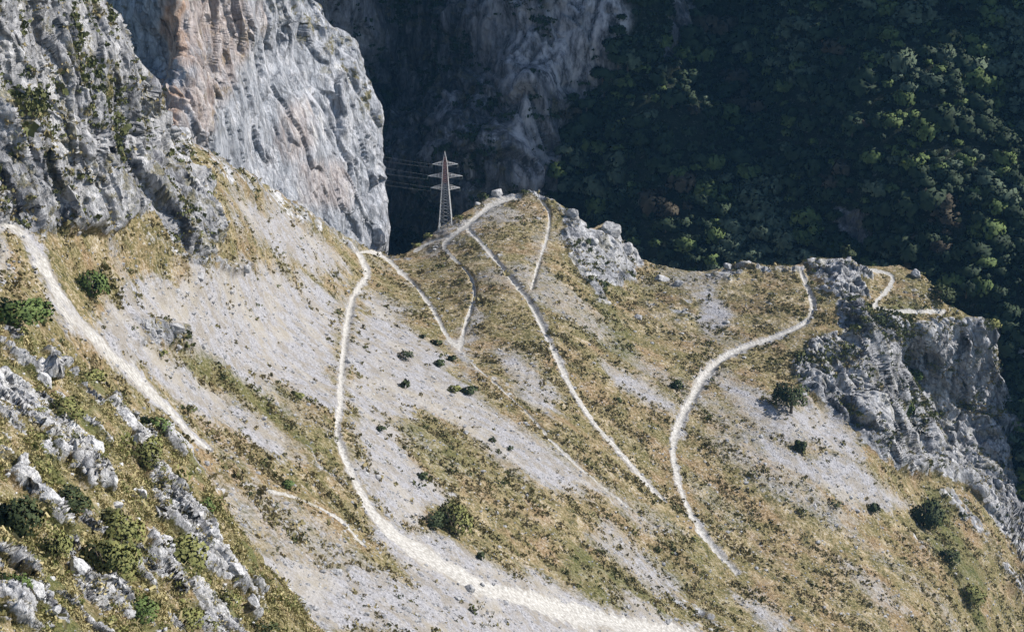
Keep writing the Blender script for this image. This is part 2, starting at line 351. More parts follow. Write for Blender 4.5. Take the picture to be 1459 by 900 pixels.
# ------------------------------------------------------------------ main hillside
SKY = [(-200, -160), (60, -120), (90, -40), (112, 0), (146, 45), (178, 90), (208, 142), (232, 178), (250, 192), (300, 225), (380, 268), (450, 312), (500, 345), (520, 352),
 (545, 358), (565, 364), (600, 347), (636, 324), (665, 305), (690, 287), (705, 281), (740, 277), (765, 280), (790, 292), (815, 308), (828, 328), (838, 332), (850, 327), (862, 318), (876, 328), (888, 350), (902, 358),
 (908, 372), (930, 380), (960, 386), (1000, 392), (1030, 385), (1060, 380), (1130, 380), (1150, 372), (1190, 370), (1230, 379), (1280, 379), (1310, 390), (1330, 407), (1345, 430), (1370, 442), (1395, 460), (1410, 485),
 (1420, 520), (1430, 560), (1440, 600), (1450, 650), (1456, 720), (1475, 820), (1510, 900), (1640, 1000)]
MAINC = [(-200, -160, 545), (0, -100, 545), (-200, 100, 500), (112, 0, 625), (60, -120, 590), (0, 0, 540), (100, 100, 585), (215, 130, 700), (0, 150, 532), (0, 320, 515), (150, 300, 590), (250, 192, 780), (290, 300, 690), (300, 370, 680), (150, 380, 580),
 (0, 520, 420), (-200, 320, 470), (-200, 700, 330), (100, 600, 450), (0, 900, 330), (300, 640, 560), (430, 900, 480), (-200, 1040, 280),
 (380, 268, 900), (400, 450, 760), (470, 600, 670), (545, 358, 1030), (500, 345, 990), (600, 900, 540), (600, 750, 640), (650, 500, 880), (636, 324, 1045), (720, 278, 1070), (700, 400, 960), (800, 295, 1060), (800, 500, 900),
 (800, 700, 770), (800, 900, 640), (900, 375, 1050), (870, 322, 1050), (950, 500, 960), (960, 640, 870), (1000, 392, 1050), (1040, 810, 810), (1000, 900, 730), (600, 1040, 470), (1000, 1040, 640),
 (1140, 376, 1060), (1100, 480, 990), (1150, 600, 930), (1190, 470, 1000), (1190, 580, 968), (1235, 520, 988), (1262, 590, 980), (1285, 650, 975), (1250, 380, 1085), (1340, 435, 1070), (1250, 440, 1040), (1300, 450, 1050), (1275, 520, 1055), (1305, 600, 1062), (1340, 650, 1062), (1380, 480, 1075), (1380, 650, 1070),
 (1440, 620, 1110), (1456, 720, 1100), (1330, 700, 990), (1250, 750, 900), (1300, 850, 860), (1200, 900, 800), (1400, 800, 950), (1459, 880, 960), (1510, 900, 1000), (1640, 1000, 1020), (1640, 1100, 960), (1200, 1040, 720)]
def back_rows(top, n=26, L=170.0, k=0.5):
    d = (np.linspace(0, 1, n + 1)[1:] ** 1.7 * L)[:, None]
    hv = top[:, :2] / np.linalg.norm(top[:, :2], axis=1)[:, None]
    out = np.zeros((n, len(top), 3))
    out[:, :, 0] = top[None, :, 0] + d * hv[None, :, 0]; out[:, :, 1] = top[None, :, 1] + d * hv[None, :, 1]
    out[:, :, 2] = top[None, :, 2] - (k * d + 0.006 * d * d)
    return out[::-1]
STEP = 1.5
xs = np.arange(-200, 1641, STEP)
yt = np.interp(xs, *np.array(SKY).T) ; yb = np.maximum(1040, yt + 60)
NR = 640
tt = np.linspace(0, 1, NR)[:, None]
U = np.repeat(xs[None], NR, 0); V = yt[None] + (yb - yt)[None] * tt
tps = TPS(MAINC)
P = ray(U, V) * tps(U, V)[..., None]
top = P[0]; B = back_rows(top, k=0.62); nb = len(B)
P = np.concatenate([B, P]); U = np.concatenate([np.repeat(U[:1], nb, 0), U]); V = np.concatenate([np.repeat(V[:1], nb, 0), V])
sc, rk, gn, path, pid, pw = make_attrs(P, U, V, None, 1.0)
Nn = grid_normals(P); sh = U.shape
r1 = lambda s, seed, st=None: noise(P, s, seed, st).reshape(sh)
rr = lambda s, seed, st=None: ridged(P, s, seed, st).reshape(sh)
CFIN = (0.42, -0.05, -0.90); PFIN = (0.12, 0.0, -1.0)
def rockdisp(fin, a=1.0):
    warp = noise(P, 20, 31)[:, None] * 5
    Pw = P.reshape(-1, 3) + warp
    f = lambda s, seed, st: ridged(Pw, s, seed, st).reshape(sh)
    return a * (5.5 * f(42, 21, (fin, 4)) + 3.6 * f(17, 22, (fin, 4)) + 1.2 * f(7.5, 23, (fin, 3)) + 0.5 * f(3.0, 24, (fin, 1.8)) - 1.5)
wr = sstep(880, 1000, U)
Pj = P + (noise(P, 9, 35).reshape(sh))[..., None] * 2.2
mC = rk * (wr < 1); mP = rk * (wr > 0)
bk = (1 - wr) * (0.26 * blocks(Pj, mC, 13, 1, CFIN, 3.5) + 0.30 * blocks(Pj, mC, 5, 2, CFIN, 2.5) + 0.28 * blocks(Pj, mC, 2.2, 3, CFIN, 1.6)) \
    + wr * (0.30 * blocks(Pj, mP, 15, 4, PFIN, 3.5) + 0.34 * blocks(Pj, mP, 6, 5, PFIN, 3) + 0.30 * blocks(Pj, mP, 2.6, 6, PFIN, 1.8))
rd = rockdisp(CFIN) * (1 - wr) + rockdisp(PFIN, 1.15) * wr
rks = np.clip(rk, 0, 1) * np.where((U > 780) & (U < 930), 0.55, 1)
soil = 3.2 * r1(70, 41, (FALL, 3)) + 1.3 * r1(22, 42, (FALL, 2)) + 0.5 * r1(6, 43) + (0.38 * r1(2.2, 44) + 0.25 * r1(1.1, 46)) * (1 - 0.5 * np.clip(sc, 0, 1))
# small ledges breaking through the turf
led = sstep(0.25, 0.7, r1(24, 51, (FALL, 2))) * (1 - np.clip(sc * 1.2, 0, 1))
soil += led * 1.6 * rr(6, 52, (FALL, 2))
flat = 1 - 0.85 * np.exp(-(np.minimum(pw, 9) / 1.4) ** 2)
flat = np.where(rk > 0.2, 1 - 0.93 * np.exp(-(np.minimum(pw, 9) / 2.4) ** 2), flat)
disp = (rks * rd + (1 - rks) * soil) * flat
# path bench: cut into the slope with a small bank above and a lip below
disp -= 0.5 * np.exp(-(pw / 0.9) ** 2)
P = P + Nn * disp[..., None]
N2 = grid_normals(P); P = P + N2 * (rks * bk * flat * facing(P, N2))[..., None]
N2 = grid_normals(P)
MP, MU, MV, MN, MD = P, U, V, N2, nb
pw0 = pw.copy()
faceidx = np.arange(sh[0] * sh[1]).reshape(sh)
q = np.stack([faceidx[:-1, :-1], faceidx[1:, :-1], faceidx[1:, 1:], faceidx[:-1, 1:]], -1).reshape(-1, 4)
attrs = dict(rock=np.clip(rk * 1.0 + led * 0.38 * (1 - rk), 0, 1).ravel(), scree=sc.ravel(), path=path.ravel(), lush=gn.ravel(),
             rockveg=np.clip(0.42 + 0.5 * gn + 0.3 * (U < 320), 0, 1).ravel(), orange=(0.0 * U).ravel())
def fmean(a): return (a[:-1, :-1] + a[1:, :-1] + a[1:, 1:] + a[:-1, 1:]).ravel() / 4
fp = fmean(path) > 0.42; fpid = pid[:-1, :-1].ravel()
fs = (fmean(sc) > 0.62) & ~fp & (fmean(rk) < 0.5)
fr = (fmean(rk) > 0.55) & ~fp & ~fs
FRONT = np.repeat(np.arange(sh[0] - 1)[:, None], sh[1] - 1, 1).ravel() >= nb
def submesh(name, mask, co, q, nrm, attrs, mat):
    if not mask.any(): return None
    qq = q[mask]; u, inv = np.unique(qq, return_inverse=True)
    o = mesh_from(name, co.reshape(-1, 3)[u], inv.reshape(-1, 4), mat, {k: v[u] for k, v in attrs.items()}, nrm.reshape(-1, 3)[u])
    return tag(o, kind='structure')
submesh('hillside', ~fp & ~fs & ~fr, P, q, N2, attrs, M_main)
submesh('scree_slope', fs, P, q, N2, attrs, M_main)
fcx = fmean(U)
submesh('crag', fr & (fcx < 600), P, q, N2, attrs, M_crag)
submesh('cliff', fr & (fcx >= 600), P, q, N2, attrs, M_main)
for i in range(len(PATHS)):
    submesh('path', fp & (fpid == i), P, q, N2, attrs, M_main)

def at_grid(Pg, Ug, Vg, Ng, x, y, r0=0):
    d = (Ug[r0:] - x) ** 2 + (Vg[r0:] - y) ** 2; i = np.unravel_index(np.argmin(d), d.shape)
    return Vector(Pg[r0:][i]), Vector(Ng[r0:][i])
def at(x, y): return at_grid(MP, MU, MV, MN, x, y, nb)

# ------------------------------------------------------------------ near spur, lower left
FSKY = [(-200, 330), (0, 425), (60, 468), (120, 515), (170, 556), (215, 590), (250, 620), (285, 665), (318, 715), (345, 760), (390, 820), (430, 872), (480, 935), (600, 1060)]
FC = [(-200, 330, 330), (0, 425, 335), (170, 556, 340), (285, 665, 345), (345, 760, 340), (440, 890, 335), (-200, 1000, 180), (0, 900, 205), (200, 900, 245), (0, 650, 262), (150, 750, 272), (500, 1000, 310), (350, 950, 285), (600, 1060, 320)]
xs = np.arange(-200, 601, 1.5); yt = np.interp(xs, *np.array(FSKY).T); yb = np.maximum(1050, yt + 30)
NR = 430; tt = np.linspace(0, 1, NR)[:, None]
U = np.repeat(xs[None], NR, 0); V = yt[None] + (yb - yt)[None] * tt
ft = TPS(FC); P = ray(U, V) * ft(U, V)[..., None]
B = back_rows(P[0], 16, 45, 0.75); nf = len(B)
P = np.concatenate([B, P]); U = np.concatenate([np.repeat(U[:1], nf, 0), U]); V = np.concatenate([np.repeat(V[:1], nf, 0), V]); sh = U.shape
Nn = grid_normals(P)
FF = (0.62, -0.30, -0.72)
rkm = np.zeros(sh)
FR = [  # limestone ribs, elongated down to the right
 [(0, 545, 34), (40, 585, 40), (95, 640, 60), (150, 690, 30)], [(-40, 470, 10), (10, 500, 14), (60, 540, 8)], [(155, 570, 14), (195, 620, 26), (235, 685, 14)], [(240, 690, 12), (265, 745, 34), (310, 800, 26), (365, 880, 16)],
 [(185, 760, 26), (230, 810, 34), (265, 850, 10)], [(-20, 790, 20), (30, 830, 30), (75, 890, 26)], [(90, 790, 40), (120, 840, 36), (165, 880, 18)], [(-20, 860, 20), (10, 890, 24), (30, 920, 20)],
 [(20, 670, 14), (55, 715, 12), (80, 745, 8)], [(270, 830, 12), (310, 890, 22), (350, 960, 24)], [(200, 880, 16), (230, 930, 24)], [(110, 730, 10), (140, 760, 12)], [(60, 500, 7), (110, 545, 10), (140, 580, 8)], [(200, 650, 8), (228, 700, 14), (232, 740, 8)]]
nx = noise(P, 6, 61, (FF, 2)).reshape(sh); ny = noise(P, 2.5, 62, (FF, 2)).reshape(sh)
for l in FR:
    rkm = np.maximum(rkm, 1 - sstep(0.6, 1.3, linedist(U + 9 * nx + 4 * ny, V + 7 * ny, smooth_line(l)) * (1 + 0.35 * ny)))
brk = noise(P, 4.5, 64, (FF, 1.8)).reshape(sh) + 0.5 * noise(P, 1.6, 65).reshape(sh)
rkm = rkm * (1 - sstep(0.02, 0.32, brk)); rkm = np.maximum(rkm, sstep(0.42, 0.62, noise(P, 6, 63, (FF, 3)).reshape(sh) + 0.3 * ny))
def f(s, seed, st=(FF, 2.5)): return ridged(P, s, seed, st).reshape(sh)
rdisp = 0.9 + 1.2 * f(9, 71) + 0.9 * f(4, 72) + 0.5 * f(1.8, 73) + 0.28 * f(0.8, 74, None) + 0.14 * f(0.4, 77, None)
gdisp = 1.6 * noise(P, 22, 75, (FF, 2)).reshape(sh) + 0.6 * noise(P, 5, 76).reshape(sh) + 0.25 * noise(P, 1.5, 78).reshape(sh) + 0.12 * noise(P, .6, 79).reshape(sh)
rdisp = rdisp * 0.7; bfg = 0.34 * blocks(P + 0.5 * noise(P, 3, 66).reshape(sh)[..., None], rkm, 5.5, 31, FF, 2.2) + 0.34 * blocks(P, rkm, 2.2, 32, FF, 1.8) + 0.3 * blocks(P, rkm, 0.9, 33, FF, 1.3)
P = P + Nn * (rkm * rdisp + (1 - rkm) * gdisp)[..., None]
N2 = grid_normals(P); P = P + N2 * (rkm * bfg * facing(P, N2))[..., None]
N2 = grid_normals(P); FP, FU, FV, FN = P, U, V, N2
idx = np.arange(sh[0] * sh[1]).reshape(sh)
q = np.stack([idx[:-1, :-1], idx[1:, :-1], idx[1:, 1:], idx[:-1, 1:]], -1).reshape(-1, 4)
lf = sstep(-0.05, 0.5, noise(P, 7, 80).reshape(sh)) * 0.7
at_f = dict(rock=(rkm * 0.85).ravel(), scree=(0 * U).ravel(), path=(0 * U).ravel(), lush=lf.ravel(), rockveg=(0 * U + 0.3).ravel(), orange=(0 * U).ravel())
fr = fmean(rkm) > 0.5
submesh('spur', ~fr, P, q, N2, at_f, M_fg)
submesh('rock_rib', fr, P, q, N2, at_f, M_fg)
FRK = rkm
def atf(x, y): return at_grid(FP, FU, FV, FN, x, y, nf)

# ------------------------------------------------------------------ sunlit cliff behind the crag
ys = np.arange(-260, 431, 1.7)
XR = [(-260, 330), (-100, 400), (-20, 434), (0, 441), (30, 456), (48, 478), (72, 505), (95, 517), (125, 528), (150, 537), (200, 543), (280, 546), (430, 548)]
xr = np.interp(ys, *np.array(XR).T); NCc = 300
ss = np.linspace(0, 1, NCc)[None]
U = 80 + (xr[:, None] - 80) * ss; V = np.repeat(ys[:, None], NCc, 1)
CC = [(80, -260, 1080), (222, -260, 900), (330, -260, 1010), (80, 430, 1040), (222, 430, 830), (548, 430, 1080), (215, 0, 862), (215, 200, 842), (185, 0, 915), (185, 200, 900), (150, 0, 990), (150, 200, 975), (236, 100, 880), (262, 100, 868), (260, 0, 880), (262, 200, 860), (300, 100, 905), (300, 250, 900), (350, 30, 950), (350, 200, 935), (420, 10, 1000), (420, 200, 975), (420, 330, 968), (480, 120, 1020), (480, 330, 1005), (500, 75, 1050), (545, 200, 1060), (545, 350, 1055)]
ct = TPS(CC); P = ray(U, V) * ct(U, V)[..., None]
# the wall turns back out of sight beyond its right edge
e = P[:, -1]; d = (np.linspace(0, 1, 26)[1:] ** 1.5 * 160)[None, :, None]
hv = np.array([0.0, 1.0, 0.0]) * 1.0
W = e[:, None] + d * np.array([-0.42, 0.9, 0.0])[None, None]
P = np.concatenate([P, W], 1); U = np.concatenate([U, np.repeat(U[:, -1:], 25, 1)], 1); V = np.concatenate([V, np.repeat(V[:, -1:], 25, 1)], 1); sh = U.shape
Nn = grid_normals(P)
if (Nn[:, :250, 0].mean() < 0): Nn = -Nn
VF = (0.08, 0.0, -1.0); DF = (0.35, 0.3, -0.9)
Pw = P.reshape(-1, 3) + noise(P, 25, 91)[:, None] * 6
Pj2 = P + noise(P, 12, 90).reshape(sh)[..., None] * 2.5; one = np.ones(sh)
def f(s, seed, st): return ridged(Pw, s, seed, st).reshape(sh)
rough = 0.35 + 0.65 * np.clip(1 - pmask(U + 18 * noise(P, 25, 95).reshape(sh), V, [(330, 70), (440, 60), (480, 140), (490, 330), (350, 290), (300, 200)], 25), 0, 1)
P = P + Nn * (5 * f(55, 92, (VF, 3)) + rough * (5 * f(24, 93, (VF, 5)) + 1.5 * f(10, 94, (DF, 3))) - 3)[..., None]
N2 = grid_normals(P); N2 = -N2 if N2[:, :250, 0].mean() < 0 else N2
P = P + N2 * (facing(P, N2) * (0.45 + 0.55 * rough) * (0.24 * blocks(Pj2, one, 17, 11, VF, 4) + 0.26 * blocks(Pj2, one, 7, 12, VF, 3.5) + 0.26 * blocks(Pj2, one, 3, 13, VF, 2.5)))[..., None]
N2 = grid_normals(P)
if (N2[:, :250, 0].mean() < 0): N2 = -N2
org = np.zeros(sh)
nz = noise(P, 14, 98).reshape(sh)
for p, v in [([(225, -100), (262, -100), (268, 60), (262, 130), (250, 200), (222, 190), (226, 100)], .9), ([(262, -100), (330, -100), (360, 40), (320, 130), (275, 210), (255, 180)], .42), ([(300, -100), (345, -100), (310, 30), (290, 20)], .5),
             ([(400, 150), (445, 140), (430, 230), (395, 230)], .3), ([(430, 230), (500, 230), (490, 300), (430, 290)], .3)]:
    org = np.maximum(org, v * pmask(U + 14 * nz, V, p, 12))
idx = np.arange(sh[0] * sh[1]).reshape(sh)
q = np.stack([idx[:-1, :-1], idx[1:, :-1], idx[1:, 1:], idx[:-1, 1:]], -1).reshape(-1, 4)
z = (0 * U).ravel()
rv = np.clip(pmask(U, V, [(60, -100), (195, -100), (200, 60), (212, 150), (180, 150), (60, 150)], 12) + pmask(U, V, [(440, -60), (470, 30), (540, 120), (560, 200), (490, 130), (400, 20)], 16) * 0.9 + pmask(U, V, [(270, 60), (340, -20), (400, 0), (350, 90), (310, 190), (280, 200)], 20) * 0.6, 0, 1)
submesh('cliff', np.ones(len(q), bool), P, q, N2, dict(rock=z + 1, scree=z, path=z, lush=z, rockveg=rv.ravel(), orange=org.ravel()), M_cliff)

# ------------------------------------------------------------------ shaded mountain behind: gorge walls and wooded slope
BC = [(380, -200, 1330), (380, 450, 1300), (470, 0, 1290), (470, 300, 1290), (560, 0, 1420), (565, 150, 1450), (565, 340, 1470), (640, 60, 1390), (630, 180, 1340), (615, 280, 1360), (690, 300, 1330), (680, 100, 1380), (745, 0, 1330), (750, 130, 1312), (760, 260, 1300), (760, 450, 1290),
 (800, 10, 1330), (860, 20, 1330), (850, 110, 1345), (790, 200, 1340), (800, 300, 1360), (800, 450, 1300),
 (880, 150, 1360), (880, 350, 1280), (1000, 380, 1215), (960, 200, 1290), (1060, 150, 1370), (1060, 280, 1290), (1000, 0, 1400), (1200, 0, 1340), (1200, 150, 1265), (1300, 200, 1200), (1150, 280, 1240), (1200, 380, 1190), (1400, 380, 1150), (1420, 150, 1250), (1459, 0, 1300), (1459, 550, 1130), (1700, 0, 1200), (1700, 600, 1080), (1000, 700, 1130), (1400, 800, 1080), (900, -250, 1480), (1459, -250, 1420), (1700, -250, 1330)]
xs = np.arange(380, 1701, 2.4); ys = np.arange(-250, 801, 2.4)
U, V = np.meshgrid(xs, ys); bt = TPS(BC); P = ray(U, V) * bt(U, V)[..., None]
# the mountain goes on rising above the picture
n = 40; k = (np.linspace(0, 1, n + 1)[1:] * 520)[::-1][:, None, None]
T = P[:1] + k * np.array([0.25, 0.62, 0.75])
P = np.concatenate([T, P]); U = np.concatenate([np.repeat(U[:1], n, 0), U]); V = np.concatenate([np.repeat(V[:1], n, 0), V]); sh = U.shape; NBG = n
Nn = grid_normals(P)
if Nn[..., 1].mean() > 0: Nn = -Nn
rkb = np.zeros(sh); nz = noise(P, 40, 101).reshape(sh); nz2 = noise(P, 14, 102).reshape(sh)
rkb = np.maximum(rkb, pmask(U + 20 * nz + 10 * nz2, V, [(300, -400), (880, -400), (885, 20), (850, 130), (800, 140), (790, 200), (775, 290), (760, 500), (300, 500)], 14))
rkb = np.maximum(rkb, 0.8 * pmask(U + 10 * nz, V + 10 * nz2, [(940, 20), (975, -60), (985, 20), (965, 90), (940, 90)], 12))
rkb = np.maximum(rkb, 0.7 * pmask(U + 10 * nz, V + 10 * nz2, [(1195, 300), (1240, 300), (1235, 370), (1190, 360)], 12))
Pw = P.reshape(-1, 3) + noise(P, 30, 103)[:, None] * 8
def f(s, seed, st=None): return ridged(Pw, s, seed, st).reshape(sh)
RB = (0.1, 0.1, -1.0); WB = (-0.15, -0.6, -0.7)
P = P + Nn * (rkb * (8 * f(60, 104, (RB, 6)) + 6 * f(26, 105, (RB, 5)) + 0.30 * blocks(P, rkb, 26, 21, RB, 4) + 0.30 * blocks(P, rkb, 10, 22, RB, 3.5) - 4) + (1 - rkb) * (12 * f(130, 108, (WB, 3)) + 3 * f(30, 109)))[..., None]
N2 = grid_normals(P)
if N2[..., 1].mean() > 0: N2 = -N2
BP, BU, BV, BN = P, U, V, N2
idx = np.arange(sh[0] * sh[1]).reshape(sh)
q = np.stack([idx[:-1, :-1], idx[1:, :-1], idx[1:, 1:], idx[:-1, 1:]], -1).reshape(-1, 4); z = (0 * U).ravel()
pale = np.maximum(pmask(U + 12 * nz2, V, [(790, -100), (890, -100), (880, 20), (845, 110), (800, 135), (765, 120), (770, 60)], 12), 0)
pale = np.maximum(pale, 0.8 * pmask(U + 8 * nz2, V, [(712, -50), (765, -50), (762, 120), (782, 300), (735, 300), (730, 150)], 10))
pale = np.maximum(pale, 0.8 * (1 - sstep(.6, 1.3, linedist(U + 6 * nz2, V, [(645, 140, 30), (622, 180, 26), (606, 240, 22), (592, 285, 14)]))))
pale = np.maximum(pale, 0.55 * pmask(U + 10 * nz2, V + 10 * nz, [(680, -40), (745, -40), (740, 60), (720, 130), (700, 120), (672, 60)], 14))
pale = np.maximum(pale, 0.35 * pmask(U + 10 * nz2, V + 10 * nz, [(440, -60), (520, -60), (540, 60), (500, 70), (460, 30)], 14))
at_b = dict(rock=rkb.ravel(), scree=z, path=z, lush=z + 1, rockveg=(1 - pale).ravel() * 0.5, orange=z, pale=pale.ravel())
# paler limestone bands; on the rib, partial light is painted into the colour
t = M_bg.node_tree; Nb = NB(t); bs = t.nodes['Principled BSDF']; src = bs.inputs['Base Color'].links[0].from_socket
pc = Nb.mix(Nb.math('MULTIPLY', Nb.attr('pale'), 0.95), src, Nb.ramp(Nb.noise(Nb.map(Nb.coord(), (0, 0, 0), (1, 1, .4)), 0.15, 6, 0.7), [(0.38, (0.05, 0.05, 0.055)), (0.48, (0.30, 0.30, 0.32)), (0.60, (0.60, 0.59, 0.60))]))
t.links.new(pc, bs.inputs['Base Color'])
fb = fmean(rkb) > 0.5
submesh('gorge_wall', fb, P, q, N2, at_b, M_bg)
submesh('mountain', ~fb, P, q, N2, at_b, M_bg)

# high unseen massif, added on the right so its shadow fills the gorge
gx, gz = np.meshgrid(np.linspace(430, 1500, 60), np.linspace(0, 1, 40))
P = np.stack([gx, 1296 + 0.1 * (gx - 430) + 60 * gz, -500 + 1350 * gz + 0 * gx], -1)
P[..., 1] += 30 * noise(P, 160, 141).reshape(gx.shape); P[..., 2] += gz * 90 * noise(P, 200, 142).reshape(gx.shape)
P = np.concatenate([P, P[-1:] + np.array([0, 400, -120])]); s3 = P.shape[:2]
idx = np.arange(s3[0] * s3[1]).reshape(s3)
q = np.stack([idx[:-1, :-1], idx[1:, :-1], idx[1:, 1:], idx[:-1, 1:]], -1).reshape(-1, 4); z = np.zeros(s3[0] * s3[1])
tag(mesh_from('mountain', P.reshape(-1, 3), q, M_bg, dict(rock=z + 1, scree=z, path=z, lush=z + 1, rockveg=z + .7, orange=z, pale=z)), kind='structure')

# cliff at the far right edge
ys = np.arange(430, 1001, 2.5)
XL = [(430, 1470), (490, 1448), (540, 1439), (600, 1434), (700, 1432), (1000, 1440)]
xl = np.interp(ys, *np.array(XL).T); ss = np.linspace(0, 1, 100)[None]
U = xl[:, None] + (1700 - xl[:, None]) * ss; V = np.repeat(ys[:, None], 100, 1)
P = ray(U, V) * (1130 - 60 * ss)[..., None]
W = P[:, :1] + (np.linspace(1, 0, 16)[:-1] ** 1.5 * 120)[None, :, None] * np.array([0.25, 1, 0])
P = np.concatenate([W, P], 1)
Nn = grid_normals(P)
if Nn[..., 1].mean() > 0: Nn = -Nn
s2 = P.shape[:2]
P = P + Nn * (5 * ridged(P, 40, 111, (RB, 3)) + 3 * ridged(P, 14, 112, (RB, 2)) + 1.5 * ridged(P, 5, 113, (RB, 2))).reshape(s2)[..., None]
N2 = grid_normals(P)
if N2[..., 1].mean() > 0: N2 = -N2
idx = np.arange(s2[0] * s2[1]).reshape(s2)
q = np.stack([idx[:-1, :-1], idx[1:, :-1], idx[1:, 1:], idx[:-1, 1:]], -1).reshape(-1, 4); z = np.zeros(s2[0] * s2[1])
submesh('cliff', np.ones(len(q), bool), P, q, N2, dict(rock=z + 1, scree=z, path=z, lush=z, rockveg=z + .6, orange=z), M_cliff)

# valley floor far below
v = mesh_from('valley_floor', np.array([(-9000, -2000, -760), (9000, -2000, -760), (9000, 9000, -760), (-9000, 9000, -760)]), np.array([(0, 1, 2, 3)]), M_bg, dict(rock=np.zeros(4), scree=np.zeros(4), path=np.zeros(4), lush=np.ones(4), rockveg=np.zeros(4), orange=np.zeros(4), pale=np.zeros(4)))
tag(v, kind='structure')

#INSERT_OBJECTS
# ------------------------------------------------------------------ foliage and stones
def leafmat(name, c0, c1, scale=0.25, trans=0.0):
    m, t, b = newmat(name, 0.75, 0.2); N = NB(t)
    c = N.ramp(N.noise(N.coord(), scale, 3, 0.7), [(0.35, c0), (0.65, c1)])
    t.links.new(c, b.inputs['Base Color'])
    if trans: b.inputs['Subsurface Weight'].default_value = 0
    return m
L_dark = leafmat('leaf_dark', (0.022, 0.034, 0.014), (0.062, 0.08, 0.03), 0.8)
L_green = leafmat('leaf_green', (0.045, 0.078, 0.02), (0.115, 0.155, 0.045), 0.8)
L_olive = leafmat('leaf_olive', (0.085, 0.10, 0.03), (0.24, 0.235, 0.085), 0.8)
L_scrub = leafmat('leaf_scrub', (0.05, 0.062, 0.022), (0.13, 0.135, 0.05), 0.1)
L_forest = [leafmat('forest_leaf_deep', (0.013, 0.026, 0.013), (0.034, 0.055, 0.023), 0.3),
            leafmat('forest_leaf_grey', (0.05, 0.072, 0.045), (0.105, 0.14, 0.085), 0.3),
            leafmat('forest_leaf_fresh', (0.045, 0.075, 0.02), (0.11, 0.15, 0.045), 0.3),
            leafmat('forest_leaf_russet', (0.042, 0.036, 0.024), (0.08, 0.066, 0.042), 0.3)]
M_bark = leafmat('bark', (0.07, 0.055, 0.04), (0.16, 0.13, 0.10), 3)
M_tuft = leafmat('tuft_grass', (0.11, 0.103, 0.038), (0.31, 0.25, 0.135), 0.08)
M_tuftg = leafmat('tuft_grass_near', (0.20, 0.185, 0.07), (0.46, 0.385, 0.21), 0.25)
def rockmat(name, k, d, mid, l):
    m, t, b = newmat(name); N = NB(t); P = N.coord()
    n = N.noise(P, 0.5 * k, 7, 0.75)
    c = N.ramp(n, [(0.34, d), (0.47, mid), (0.60, l)])
    t.links.new(c, b.inputs['Base Color']); t.links.new(N.bump(n, 0.8, 1.2 / k), b.inputs['Normal']); return m
M_rock = rockmat('limestone', 1.2, (0.10, 0.10, 0.11), (0.29, 0.29, 0.30), (0.48, 0.475, 0.47))
M_rockn = rockmat('limestone_near', 3.0, (0.10, 0.10, 0.11), (0.40, 0.40, 0.41), (0.70, 0.69, 0.68))

def quads_at(cen, nor, size, jit=0.5, aspect=1.0, r=None):
    """one square leaf clump per centre"""
    r = r or rng; n = len(cen)
    nn = nor + r.normal(size=(n, 3)) * jit; nn /= np.linalg.norm(nn, axis=1)[:, None]
    a = np.cross(nn, r.normal(size=(n, 3))); a /= np.linalg.norm(a, axis=1)[:, None]; b = np.cross(nn, a)
    s = (size * r.uniform(0.6, 1.3, n))[:, None]
    co = np.stack([cen - a * s - b * s * aspect, cen + a * s - b * s * aspect, cen + a * s * 0.7 + b * s * aspect, cen - a * s * 0.8 + b * s * aspect], 1)
    co += nn[:, None] * (r.uniform(-0.35, 0.35, (n, 4))[..., None] * s[:, None])
    return co.reshape(-1, 3)
def crown_co(n, leaf, lobes=7, flat=0.8, spread=0.62, seed=0):
    """unit crown: radius about 1, standing on z = 0"""
    r = np.random.default_rng(seed); out = []; nor = []
    L = [(np.array([0, 0, flat]), 0.66)]
    for i in range(lobes):
        th = r.uniform(0, 2 * np.pi); ph = r.uniform(-0.3, 1.0)
        L.append((np.array([math.cos(th) * spread, math.sin(th) * spread, flat * (0.95 + 0.62 * ph)]), r.uniform(0.28, 0.5)))
    tot = sum(q[1] ** 2 for q in L)
    for c, rad in L:
        m = int(n * rad * rad / tot) + 1
        d = r.normal(size=(m, 3)); d /= np.linalg.norm(d, axis=1)[:, None]; d[:, 2] = np.where(d[:, 2] < -0.4, -d[:, 2], d[:, 2])
        out.append(c + d * rad * r.uniform(0.72, 1.08, m)[:, None]); nor.append(d)
    return quads_at(np.concatenate(out), np.concatenate(nor), leaf, 0.55, 1.0, r)
def outn(co, c=(0, 0, 0.45)):
    n = co - np.array(c); n = n / (np.linalg.norm(n, axis=1)[:, None] + 1e-9); return n + np.array([0, 0, 0.25])
def qidx(n): return np.arange(n * 4).reshape(n, 4)
def tube(p0, p1, r0, r1, k=6):
    p0, p1 = np.array(p0, float), np.array(p1, float); d = p1 - p0; d /= np.linalg.norm(d)
    a = np.cross(d, [0.31, 0.9, 0.2]); a /= np.linalg.norm(a); b = np.cross(d, a)
    th = np.arange(k) * 2 * np.pi / k; ring = np.cos(th)[:, None] * a + np.sin(th)[:, None] * b
    co = np.concatenate([p0 + ring * r0, p1 + ring * r1])
    return co, np.array([(i, (i + 1) % k, k + (i + 1) % k, k + i) for i in range(k)])
def join(parts):
    co, fa, n = [], [], 0
    for c, q in parts: co.append(c); fa.append(np.asarray(q) + n); n += len(c)
    return np.concatenate(co), np.concatenate(fa)

